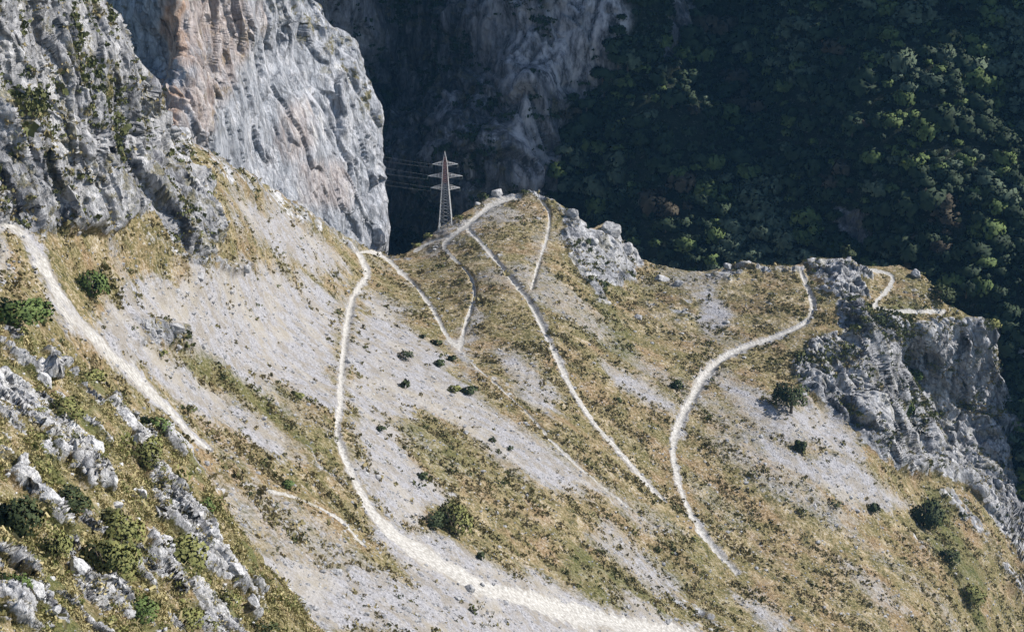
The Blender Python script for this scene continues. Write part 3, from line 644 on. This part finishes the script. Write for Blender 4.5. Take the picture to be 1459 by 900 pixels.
def shrub(name, cat, x, y, wpx, hpx, mat, label, near=False, group=None, trunk=False, seed=None):
    p, nrm = (atf if near else at)(x, y)
    D = p.length; bg_ = 1.3 if near else 1.1; wm = wpx * bg_ / F * D; hm = hpx * bg_ / F * D
    seed = seed if seed is not None else int(x * 7 + y)
    big = wpx > 24
    n = int(np.clip(wpx * hpx * (0.42 if near else 0.5), 60, 1400)); leaf = 1.5 / wpx * 1.35 if big else 0.15
    co = crown_co(n, max(leaf, 0.05), 9 if big else 5, 0.62, 0.6, seed) * np.array([wm / 2, wm / 2, hm / 1.75])
    if not trunk: co[:, 2] -= 0.12 * hm
    else: co[:, 2] = co[:, 2] * 0.85 + hm * 0.12
    root = empty(name, p - Vector((0, 0, 0.05 * hm)))
    c = mesh_from('foliage' if not trunk else 'crown', co, qidx(len(co) // 4), mat, normals=outn(co, (0, 0, hm * 0.3)), smooth=True); c.parent = root
    st = []
    rs = random.Random(seed)
    if trunk: st.append(tube((0, 0, -0.15 * hm), (0.02 * wm, 0, 0.35 * hm), 0.05 * hm, 0.035 * hm))
    for i in range(5):
        a = rs.uniform(0, 6.28); st.append(tube((0, 0, 0.25 * hm if trunk else -0.1 * hm), (math.cos(a) * wm * .25, math.sin(a) * wm * .25, 0.6 * hm), 0.02 * hm, 0.008 * hm, 5))
    sc_, sq_ = join(st); s = mesh_from('trunk' if trunk else 'stem', sc_, sq_, M_bark); s.parent = root
    tag(root, label, cat, group); return root

G1 = 'shrubs on the open slope'; G2 = 'bushes between the limestone ribs'
shrub('tree', 'tree', 1124, 592, 48, 50, L_dark, 'dark round tree standing alone on pale scree and casting a long shadow', trunk=True)
shrub('tree', 'tree', 1206, 374, 22, 24, L_dark, 'small dark tree on the skyline at the notch between hill and promontory', trunk=True)
for x, y, w_, h_, m, lab in [
 (130, 425, 44, 62, L_green, 'bright green rounded bush on the upper edge of the wide left path'),
 (1340, 430, 36, 30, L_dark, 'dark dense bush at the outer end of the short level track on the promontory'),
 (648, 762, 52, 62, L_olive, 'yellow-green leafy bush beside the wide path above the pale fan'),
 (614, 750, 44, 26, L_dark, 'low dark bush touching the left side of the yellow-green bush'),
 (1322, 752, 46, 60, L_dark, 'large dark shrub at the foot of the promontory cliff'),
 (1352, 800, 30, 30, L_dark, 'smaller dark shrub in the brown hollow below the large cliff-foot shrub'),
 (1385, 855, 44, 38, L_olive, 'olive shrub low in the brown hollow near the right corner'),
 (575, 512, 26, 18, L_dark, 'dark shrub on scree left of the path junction'),
 (574, 556, 14, 18, L_dark, 'small upright dark shrub on scree below the broader one'),
 (603, 482, 14, 9, L_dark, 'upper left of the little dark shrubs above the path junction'),
 (624, 490, 18, 13, L_dark, 'little dark shrub close to the left of the middle zigzag path'),
 (646, 513, 18, 12, L_dark, 'little dark shrub directly under the path junction'),
 (624, 524, 20, 13, L_dark, 'flat dark shrub below and left of the path junction'),
 (645, 560, 20, 14, L_olive, 'olive shrub in the grassy patch under the path junction'),
 (667, 563, 22, 16, L_dark, 'dark shrub at the right of the grassy patch under the junction'),
 (541, 612, 18, 10, L_dark, 'flat dark shrub alone on the scree right of the vertical path'),
 (577, 640, 10, 8, L_dark, 'tiny dark shrub at the scree border by the dry-grass wedge'),
 (602, 680, 20, 12, L_dark, 'dark low shrub on the scree tip above the yellow-green bush'),
 (684, 797, 14, 16, L_dark, 'small dark shrub on the pale fan right of the wide path'),
 (408, 694, 20, 14, L_green, 'green shrub on the crest between the faint track and the scree'),
 (357, 706, 12, 10, L_dark, 'small dark shrub above the faint lower track'),
 (700, 634, 14, 10, L_dark, 'upper of two small shrubs in the long narrow scree chute'),
 (724, 646, 14, 9, L_dark, 'lower of two small shrubs in the long narrow scree chute'),
 (1243, 728, 20, 18, L_dark, 'dark shrub at the lower tip of the broad right scree'),
 (1186, 722, 26, 14, L_dark, 'flat dark shrub on the lower edge of the broad right scree'),
 (1138, 645, 16, 24, L_dark, 'narrow dark shrub in the rocky break under the lone tree'),
 (962, 556, 20, 14, L_dark, 'dark shrub just left of the bend of the bright right path'),
 (880, 572, 12, 9, L_dark, 'tiny dark shrub under the small central scree patch'),
 (986, 772, 14, 9, L_olive, 'olive shrub at the left of the bright right path near its lower end'),
 (856, 412, 20, 16, L_dark, 'dark shrub beside the rocky rib below the jagged outcrop'),
 (833, 352, 12, 12, L_dark, 'dark shrub tucked behind the white rib near the summit'),
 (608, 338, 16, 10, L_olive, 'grey-green shrub on the ridge left of the pylon foot'),
 (590, 346, 14, 9, L_olive, 'outermost shrub on the ridge toward the gorge left of the pylon'),
 (656, 316, 14, 10, L_olive, 'shrub on the ridge right beside the pylon foot'),
 (686, 284, 18, 14, L_dark, 'dark shrub at the left foot of the white summit boulder'),
 (745, 279, 14, 9, L_dark, 'dark shrub on the summit right of the white boulder'),
 (420, 572, 22, 12, L_olive, 'olive shrub in the diagonal grass band between the two left screes'),
 (232, 505, 16, 10, L_olive, 'olive shrub on the rocks between the left path and the upper scree'),
 (1302, 540, 26, 26, L_green, 'green shrub clinging in the cleft of the promontory cliff'),
 (1292, 590, 24, 28, L_green, 'lower green shrub in the same cliff cleft'),
 (1398, 470, 28, 22, L_olive, 'olive shrub on the outer shoulder of the promontory'),
 (1240, 466, 34, 18, L_dark, 'dark shrub under the lip of the promontory track')]:
    shrub('shrub', 'shrub', x, y, w_, h_, m, lab, group=G1)
for x, y, w_, h_, m, lab in [
 (22, 462, 74, 44, L_green, 'broad green bush near the left border above the dark-faced rib'),
 (100, 722, 56, 34, L_dark, 'dark bush just under the largest dark-faced limestone rib'),
 (172, 768, 66, 56, L_olive, 'dusky olive bush in the middle of the near slope'),
 (30, 760, 64, 66, L_dark, 'tall dark bush at the left border'),
 (74, 800, 42, 52, L_olive, 'narrow olive bush right of the tall border bush'),
 (150, 838, 68, 74, L_olive, 'largest yellow-green bush, between two white ribs low on the left'),
 (258, 812, 66, 62, L_olive, 'rounded yellow-green bush against the right-hand white rib'),
 (190, 888, 60, 40, L_green, 'green bush at the bottom border'),
 (262, 892, 50, 34, L_olive, 'olive bush at the bottom border left of the last rib'),
 (84, 606, 56, 34, L_olive, 'flat olive bush right of the grey rib crest'),
 (205, 660, 50, 40, L_olive, 'olive bush between two thin ribs on the spur'),
 (222, 618, 52, 32, L_green, 'green bush on the spur crest near the end of the left path'),
 (290, 732, 26, 30, L_green, 'small fresh green bush on the spur edge'),
 (120, 548, 50, 24, L_olive, 'low olive bush on the spur crest beside the left path'),
 (20, 845, 44, 40, L_green, 'green bush squeezed between two ribs in the bottom left corner'),
 (322, 865, 36, 26, L_olive, 'small olive bush on the lowest right part of the spur'),
 (375, 905, 40, 24, L_dark, 'dark bush at the foot of the spur on the bottom border')]:
    shrub('bush', 'bush', x, y, w_, h_, m, lab, near=True, group=G2)

# ------------------------------------------------------------------ boulders
def stone_co(seed, el=(1, 1, 1), sub=3, cuts=22):
    import bmesh
    bm = bmesh.new(); bmesh.ops.create_icosphere(bm, subdivisions=sub, radius=1)
    co = np.array([v.co[:] for v in bm.verts]); fa = np.array([[v.index for v in f.verts] for f in bm.faces]); bm.free()
    r = np.random.default_rng(seed); nr = r.normal(size=(cuts, 3)); nr /= np.linalg.norm(nr, axis=1)[:, None]; dd = r.uniform(0.55, 0.9, cuts)
    k = (co @ nr.T) / dd; m = np.maximum(k.max(1), 1 / 1.15); co = co / m[:, None]
    co = co * (1 + 0.05 * noise(co, 0.5, seed % 50)[:, None] + 0.05 * noise(co, 0.2, seed % 50 + 3)[:, None])
    return co * np.array(el), fa
def boulder(name, x, y, wpx, hpx, label, near=False, rot=0.5, deep=0.8, group=None, sub=4, cat='boulder', tilt=0.3):
    p, n = (atf if near else at)(x, y); D = p.length; s = wpx / F * D / 2; h = hpx / F * D / 2
    co, fa = stone_co(int(x * 3 + y * 5), (s * 1.15, s * deep, h * 1.2), sub)
    o = mesh_from(name, co, fa, M_rockn if near else M_rock, smooth=False)
    o.location = p + Vector((0, 0, h * (0.05 if near else 0.3))); o.rotation_euler = (0, tilt, rot)
    return tag(o, label, cat, group)
GB = 'loose boulders on the slope'
for x, y, w_, h_, lab in [
 (708, 277, 20, 18, 'big white boulder on the very summit of the hill'),
 (676, 287, 9, 8, 'pale stone at the left foot of the summit boulder'),
 (762, 282, 10, 7, 'grey stone on the summit at the right of the big boulder'),
 (866, 336, 32, 30, 'tall pointed limestone pinnacle rising from the right shoulder of the hill'),
 (892, 358, 28, 18, 'jagged block leaning on the right of the limestone pinnacle'),
 (846, 348, 20, 14, 'grey block at the left foot of the limestone pinnacle'),
 (815, 312, 22, 16, 'white slab on the skyline between summit and pinnacle'),
 (1036, 388, 20, 12, 'small pale rock on the saddle skyline'),
 (1066, 384, 14, 10, 'pale rock on the skyline right of the saddle'),
 (1305, 394, 22, 14, 'grey block on the promontory crest'),
 (1226, 382, 12, 8, 'small rock on the promontory skyline beside the level track'),
 (672, 838, 18, 14, 'grey boulder at the path fork on the pale fan'),
 (655, 850, 14, 10, 'lower boulder at the path fork on the pale fan'),
 (690, 832, 10, 8, 'small stone right of the boulders at the path fork'),
 (640, 862, 10, 8, 'small stone below the boulders at the path fork'),
 (238, 478, 26, 18, 'rough grey block at the head of the left scree'),
 (212, 470, 20, 14, 'grey block left of the rough one at the head of the left scree'),
 (256, 494, 16, 12, 'small dark-sided rock under the rough grey block'),
 (278, 398, 20, 14, 'rock below the foot of the crag at the scree edge'),
 (348, 385, 16, 12, 'rock on the upper border of the main scree'),
 (965, 412, 16, 12, 'pale rock left of the small upper scree'),
 (940, 405, 22, 12, 'flat white rock below the saddle skyline')]:
    boulder('boulder', x, y, w_, h_, lab, rot=random.uniform(0, 3), group=GB, sub=4 if w_ > 18 else 3)
GO = 'limestone blocks between the bushes'
for x, y, w_, h_, lab in [
 (128, 650, 42, 34, 'blue-grey limestone block with a shaded face at the heart of the near slope'),
 (60, 720, 34, 24, 'white block under the big rib by the left border'),
 (238, 780, 38, 34, 'rough white block left of the rounded yellow-green bush'),
 (322, 820, 30, 26, 'white block on the right edge of the spur'),
 (290, 770, 24, 24, 'pale angular block on the spur edge above the last rib'),
 (100, 820, 40, 26, 'pale block left of the largest yellow-green bush'),
 (40, 850, 34, 26, 'long white block low at the left border'),
 (205, 700, 20, 22, 'small upright white block in the grass of the spur'),
 (350, 862, 26, 18, 'small white block at the lower right end of the spur'),
 (180, 605, 30, 18, 'flat pale block on the spur crest'),
 (62, 545, 28, 18, 'grey block above the grey rib crest near the left border')]:
    boulder('limestone_block', x, y, w_, h_, lab, near=True, rot=-0.5, tilt=0.75, group=GO, cat='rock')

# ------------------------------------------------------------------ ground cover: tufts and loose stones nobody could count
def surface_points(P, U, V, N, r0, n, wfun, r):
    Pr, Ur, Vr, Nr = P[r0:], U[r0:], V[r0:], N[r0:]
    m = (Ur > -60) & (Ur < 1520) & (Vr > -40) & (Vr < 960)
    wgt = (wfun[r0:] * m).ravel(); wgt = wgt / wgt.sum(); i = r.choice(len(wgt), n, p=wgt)
    return Pr.reshape(-1, 3)[i] , Nr.reshape(-1, 3)[i], i
def tufts(name, P, N, size, per, mat, up=1.2, lf=0.42):
    n = len(P); s = size * rng.lognormal(0, 0.38, n)
    c = np.repeat(P, per, 0) + rng.normal(size=(n * per, 3)) * (np.repeat(s, per)[:, None] * 0.55) * np.array([1, 1, 0.35])
    nn = np.repeat(N, per, 0) * 0.3; nn = nn + rng.normal(size=nn.shape) * np.array([1, 1, 0.35])
    co = quads_at(c + np.array([0, 0, 1]) * np.repeat(s, per)[:, None] * 0.25, nn, np.repeat(s, per) * lf, 0.2, up)
    return mesh_from(name, co, qidx(n * per), mat, smooth=False)
shM = MU.shape
cl = np.clip(0.5 + 1.3 * noise(MP, 11, 121, (FALL, 3)).reshape(shM), 0.08, 2) ** 1.6
free = 1 - np.clip(np.exp(-(np.minimum(pw0, 9) / 1.5) ** 4) * 1.3, 0, 1)
wg = free * (1 - 0.93 * np.clip(sc, 0, 1)) * (1 - 0.6 * np.clip(rk, 0, 1)) * cl
a_, b_, _ = surface_points(MP, MU, MV, MN, MD, 24000, wg, rng)
tag(tufts('grass_tufts', a_, b_, 0.75, 8, M_tuft, 1.2, 0.3), kind='stuff')
wd = free * cl ** 1.2 * (0.10 + gn) * (1 - 0.8 * np.clip(sc, 0, 1))
a_, b_, _ = surface_points(MP, MU, MV, MN, MD, 1500, wd, rng)
tag(tufts('low_scrub', a_, b_, 1.0, 26, L_scrub, 1.0, 0.19), kind='stuff')
wd = np.clip(rk, 0, 1) * cl * (0.3 + 3.0 * gn) * (MU < 1500)
a_, b_, _ = surface_points(MP, MU, MV, MN, MD, 1900, wd, rng)
tag(tufts('cliff_scrub', a_, b_, 1.2, 20, L_scrub, 1.0, 0.24), kind='stuff')
st_co, st_fa = stone_co(5, (1, 1, .8), 1)
def stones(name, P, size, mat):
    n = len(P); s = size * rng.lognormal(0, 0.5, n); a = rng.uniform(0, 6.28, n); k = len(st_co)
    x = st_co[None, :, 0] * np.cos(a)[:, None] - st_co[None, :, 1] * np.sin(a)[:, None]; y = st_co[None, :, 0] * np.sin(a)[:, None] + st_co[None, :, 1] * np.cos(a)[:, None]
    co = np.stack([x, y, np.repeat(st_co[None, :, 2], n, 0)], -1) * s[:, None, None] + P[:, None]
    fa = (st_fa[None] + (np.arange(n) * k)[:, None, None]).reshape(-1, 3)
    return mesh_from(name, co.reshape(-1, 3), fa, mat, smooth=False)
wsn = np.clip(sc + 0.35 + 0.5 * np.exp(-(np.minimum(pw, 9) - 1.3) ** 2 * 4), 0, 1) * (1 - np.clip(path * 1.4, 0, 1)) * (1 - 0.5 * rk)
a_, b_, _ = surface_points(MP, MU, MV, MN, MD, 12000, wsn, rng)
tag(stones('loose_stones', a_, 0.42, M_rock), kind='stuff')
shF = FU.shape; clf = np.clip(0.5 + 1.5 * noise(FP, 5, 122).reshape(shF), 0.05, 2) ** 1.5
a_, b_, _ = surface_points(FP, FU, FV, FN, nf, 26000, (1 - 0.9 * FRK) * clf, rng)
tag(tufts('grass_tufts', a_, b_, 0.36, 11, M_tuftg, 2.8, 0.15), kind='stuff')
a_, b_, _ = surface_points(FP, FU, FV, FN, nf, 1500, (1 - 0.8 * FRK) * clf ** 2, rng)
tag(tufts('low_scrub', a_, b_, 0.6, 34, L_olive, 1.0, 0.14), kind='stuff')
a_, b_, _ = surface_points(FP, FU, FV, FN, nf, 1500, 0.3 + FRK, rng)
tag(stones('loose_stones', a_, 0.2, M_rockn), kind='stuff')

# ------------------------------------------------------------------ wooded slope
r = np.random.default_rng(99)
cand = []
ok = (BU > 770) & (BU < 1640) & (BV > -150) & (BV < 760) & (rkb < 0.45)
ii = np.argwhere(ok); r.shuffle(ii)
cell = {}
for a, b in ii:
    u, v = BU[a, b], BV[a, b]
    if v > np.interp(u, *np.array(SKY).T) + 55: continue
    sp = 15.0
    k = (int(u // sp), int(v // (sp * 0.8)))
    if any((k[0] + i, k[1] + j) in cell and (cell[(k[0] + i, k[1] + j)][0] - u) ** 2 + ((cell[(k[0] + i, k[1] + j)][1] - v) * 1.25) ** 2 < sp * sp for i in (-1, 0, 1) for j in (-1, 0, 1)): continue
    cell[k] = (u, v); cand.append((a, b))
CO = [crown_co(420, 0.14, 11, 0.62, 0.62, 300 + i) - np.array([0, 0, 0.25]) for i in range(4)]
def spot(a, b):
    p = BP[a, b]; D = np.linalg.norm(p); s = float(np.clip(r.lognormal(2.38, 0.33), 6, 21)) * (1 + 0.25 * r.normal() * 0.5) / 1800 * D * 0.95
    nn = noise(p[None], 55, 131)[0] + r.normal() * 0.22
    kind = 1 if nn > 0.28 else 2 if nn > 0.08 else 3 if nn < -0.62 else 0
    return p, s * 0.74, kind
info = [spot(a, b) for a, b in cand]
vis = []
for (a, b), (p, s, k) in zip(cand, info):
    u, v = BU[a, b], BV[a, b]
    vis.append(-20 < u < 1475 and -25 < v < np.interp(u, *np.array(SKY).T) - 4)
order = sorted(range(len(cand)), key=lambda i: -(info[i][1] / np.linalg.norm(info[i][0])) if vis[i] else 1)
ind = set(order[:300])
ORD = ['leftmost', 'second from the left', 'third from the left', 'fourth from the left', 'fifth from the left', 'sixth from the left', 'seventh from the left', 'eighth from the left', 'ninth from the left', 'tenth from the left', 'eleventh from the left', 'twelfth from the left']
ORD += 'thirteenth fourteenth fifteenth sixteenth seventeenth eighteenth nineteenth twentieth twenty-first twenty-second twenty-third twenty-fourth twenty-fifth twenty-sixth twenty-seventh twenty-eighth'.split()
KN = ['dark green', 'grey-green', 'fresh green', 'brownish']
zone = {}
for i in order[:300]:
    a, b = cand[i]; u, v = BU[a, b], BV[a, b]; sk = np.interp(u, *np.array(SKY).T)
    band = 'just over the skyline' if v > sk - 45 else 'at the top border' if v < 45 else 'in the %s wood' % ('upper' if v < 135 else 'middle' if v < 240 else 'lower')
    col_ = 'beside the gorge wall' if u < 870 else 'above the saddle' if u < 1060 else 'above the promontory path' if u < 1230 else 'over the promontory' if u < 1360 else 'near the right border'
    zone.setdefault((info[i][2], band, col_), []).append((u, i))
LAB = {}
for (k_, band, col_), l in zone.items():
    for n_, (u_, i_) in enumerate(sorted(l)): LAB[i_] = '%s %s tree %s %s' % (ORD[min(n_, 27)].replace(' from the left', '').replace('leftmost', 'leftmost'), KN[k_], band, col_)
LBL = ['dark green broadleaf tree in the shaded wood', 'grey-green broad tree in the shaded wood', 'fresh green tree in the shaded wood', 'brownish tree in the shaded wood']
protos = {}
tq, tf = tube((0, 0, -0.5), (0.05, 0, 0.8), 0.09, 0.05)
for i in order[:300]:
    p, s, k = info[i]; var = i % 4; key = (k, var)
    a = r.uniform(0, 6.28); sz = (s * r.uniform(.9, 1.1), s * r.uniform(.9, 1.1), s * r.uniform(0.85, 1.25))
    if key not in protos:
        t_ = empty('broadleaf_tree', p); tag(t_, LBL[k], 'tree', 'trees of the wooded slope')
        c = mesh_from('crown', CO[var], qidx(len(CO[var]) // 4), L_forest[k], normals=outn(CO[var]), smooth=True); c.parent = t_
        q_ = mesh_from('trunk', tq, tf, M_bark); q_.parent = t_
        protos[key] = (t_, c, q_)
    else:
        t0, c0, q0 = protos[key]; t_ = t0.copy(); C.objects.link(t_)
        for ch in (c0, q0):
            d_ = ch.copy(); C.objects.link(d_); d_.parent = t_
    t_['label'] = LAB[i]
    t_.location = p; t_.rotation_euler = (0, 0, a); t_.scale = sz
rest = [[], [], [], []]
for i in range(len(cand)):
    if i in ind: continue
    p, s, k = info[i]; a = r.uniform(0, 6.28); c = CO[i % 4].reshape(-1, 4, 3)[::2].reshape(-1, 3) * 1.0
    R_ = np.array([[math.cos(a), -math.sin(a), 0], [math.sin(a), math.cos(a), 0], [0, 0, 1]])
    rest[k].append(np.hstack([(c @ R_.T) * s + p, outn(c) @ R_.T]))
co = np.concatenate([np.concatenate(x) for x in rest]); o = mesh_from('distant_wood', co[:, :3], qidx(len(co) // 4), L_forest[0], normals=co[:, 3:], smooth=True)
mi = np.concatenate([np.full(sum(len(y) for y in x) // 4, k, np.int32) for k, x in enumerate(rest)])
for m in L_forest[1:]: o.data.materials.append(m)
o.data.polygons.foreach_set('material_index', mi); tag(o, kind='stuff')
print('trees', len(cand), 'visible', sum(vis))
# undergrowth on the gorge walls
wd = (np.clip(rkb, 0, 1) > 0.5) * (1 - 0.93 * pale) * np.clip(0.4 + 1.6 * noise(BP, 30, 133).reshape(BU.shape), 0.02, 2) ** 1.5 * ((BU < 900) & (BV < 420))
a_, b_, _ = surface_points(BP, BU, BV, BN, NBG, 1500, wd, rng)
tag(tufts('cliff_scrub', a_, b_, 2.2, 18, L_forest[0], 1.0, 0.26), kind='stuff')

# ------------------------------------------------------------------ haze in the gorge air
hm = bpy.data.materials.new('haze'); hm.use_nodes = True; ht = hm.node_tree; ht.nodes.clear()
ho = ht.nodes.new('ShaderNodeOutputMaterial'); hv_ = ht.nodes.new('ShaderNodeVolumePrincipled')
hv_.inputs['Color'].default_value = (0.22, 0.56, 1.0, 1); hv_.inputs['Density'].default_value = 0.000024; hv_.inputs['Anisotropy'].default_value = 0.0
ht.links.new(hv_.outputs[0], ho.inputs['Volume'])
X0, X1, Y0, Y1, Z0, Z1 = -9100, 9100, -2100, 9100, -762, 1100
hz = mesh_from('haze', np.array([(x, y, z) for x in (X0, X1) for y in (Y0, Y1) for z in (Z0, Z1)]), np.array([(0, 1, 3, 2), (4, 6, 7, 5), (0, 4, 5, 1), (2, 3, 7, 6), (0, 2, 6, 4), (1, 5, 7, 3)]), hm, smooth=False)
tag(hz, kind='stuff')

# ------------------------------------------------------------------ pylon and lines
def paint(name, c, rough=0.6):
    m, t, b = newmat(name, rough, 0.3); N = NB(t); b.inputs['Metallic'].default_value = 0.2
    cc = N.mix(N.ramp(N.noise(N.objc(), 1.2, 4, 0.7), [(0.4, 0.0), (0.75, 0.5)]), c, tuple(x * 0.6 + 0.05 for x in c))
    t.links.new(cc, b.inputs['Base Color']); return m
M_red = paint('red_paint', (0.46, 0.27, 0.25)); M_white = paint('white_paint', (0.75, 0.73, 0.70)); M_galv = paint('galvanised_steel', (0.42, 0.43, 0.45))
M_cable = paint('aluminium_cable', (0.30, 0.31, 0.33)); M_glass = paint('insulator_glass', (0.20, 0.24, 0.22), 0.2); M_conc = rockmat('concrete', 4, (0.3, 0.3, 0.29), (0.4, 0.4, 0.38), (0.5, 0.49, 0.47))
pb, _ = at(637, 326)
pyl = empty('electricity_pylon', pb + Vector((0, 2, -0.8))); tag(pyl, 'steel lattice pylon with red and white crossarms on the ridge above the gorge', 'pylon')
H = 41.0
def hw(z): return np.interp(z, [0, 22, 36, 41], [3.6, 1.9, 1.1, 0.15])
lev = [0, 4.5, 8.6, 12.2, 15.4, 18.3, 21, 23.6, 26, 28.3, 30.4, 32.4, 34.2, 36, 38.4]
def corner(z, k): h = hw(z); return (h * (1, -1, -1, 1)[k], h * (1, 1, -1, -1)[k], z)
def lattice(z0s):
    parts = []
    for z0, z1 in z0s:
        for k in range(4):
            parts.append(tube(corner(z0, k), corner(z1, (k + 1) % 4), 0.07, 0.07, 4)); parts.append(tube(corner(z0, (k + 1) % 4), corner(z1, k), 0.07, 0.07, 4))
            parts.append(tube(corner(z1, k), corner(z1, (k + 1) % 4), 0.09, 0.09, 4))
    return join(parts)
segs = list(zip(lev[:-1], lev[1:]))
def part(name, cq, mat, par):
    o = mesh_from(name, cq[0], cq[1], mat, smooth=False); o.parent = par; return o
part('lower_bracing', lattice([s for s in segs if s[1] <= 24]), M_galv, pyl)
part('upper_bracing', lattice([s for s in segs if s[1] > 24]), M_red, pyl)
for k in range(4):
    part('leg', join([tube(corner(0, k), corner(22, k), 0.26, 0.2, 4), tube(corner(22, k), corner(36, k), 0.2, 0.15, 4)]), M_white, pyl)
    c0 = np.array(corner(0, k)); part('footing', tube(c0 + [0, 0, -3.5], c0 + [0, 0, 0.4], 0.8, 0.6, 8), M_conc, pyl)
part('peak', join([tube(corner(36, k), (0, 0, 42), 0.15, 0.08, 4) for k in range(4)]), M_white, pyl)
TIPS = []
for z, L in ((21.6, 8.0), (28.2, 9.4), (34.8, 7.0)):
    pp = []
    for sx in (-1, 1):
        for sy in (-1, 1):
            h = hw(z)
            pp.append(tube((sx * h, sy * h, z - 0.6), (sx * L, 0, z), 0.15, 0.1, 4)); pp.append(tube((sx * h, sy * h, z + 1.3), (sx * L, 0, z), 0.13, 0.1, 4))
            for q_ in (0.25, 0.5, 0.75):
                x0 = sx * (h + (L - h) * q_); pp.append(tube((x0, sy * h * (1 - q_), z - 0.6 * (1 - q_)), (x0, sy * h * (1 - q_), z + 1.3 * (1 - q_)), 0.09, 0.09, 4))
                pp.append(tube((x0, h * (1 - q_), z - 0.6 * (1 - q_)), (x0, -h * (1 - q_), z - 0.6 * (1 - q_)), 0.09, 0.09, 4))
        TIPS.append((sx, L, z))
    arm = part('crossarm', join(pp), M_white, pyl)
    for sx in (-1, 1):
        part('insulator', join([tube((sx * L, 0, z - 0.1), (sx * L, 0, z - 1.9), 0.05, 0.05, 6)] + [tube((sx * L, 0, z - 0.4 - .28 * j), (sx * L, 0, z - 0.5 - .28 * j), 0.22, 0.2, 8) for j in range(5)]), M_glass, arm)
base = pyl.location
GC = 'power lines of the pylon'
names = {21.6: 'lowest', 28.2: 'middle', 34.8: 'top'}
for sx, L, z in TIPS:
    p0 = np.array(base) + [sx * L, 0, z - 1.9]; p1 = np.array([-330 + sx * L, 1330.0, p0[2] + 6 + (z - 30) * 0.3])
    prts = []; n = 26; prev = p0
    for i in range(1, n + 1):
        t_ = i / n; c = p0 + (p1 - p0) * t_; c[2] -= 4 * 17 * t_ * (1 - t_); prts.append(tube(prev, c, 0.04, 0.04, 5)); prev = c
    cq = join(prts); o = mesh_from('power_line', cq[0], cq[1], M_cable)
    tag(o, 'thin cable leaving the %s end of the %s pylon crossarm towards the gorge' % ('left' if sx < 0 else 'right', names[z]), 'cable', GC)
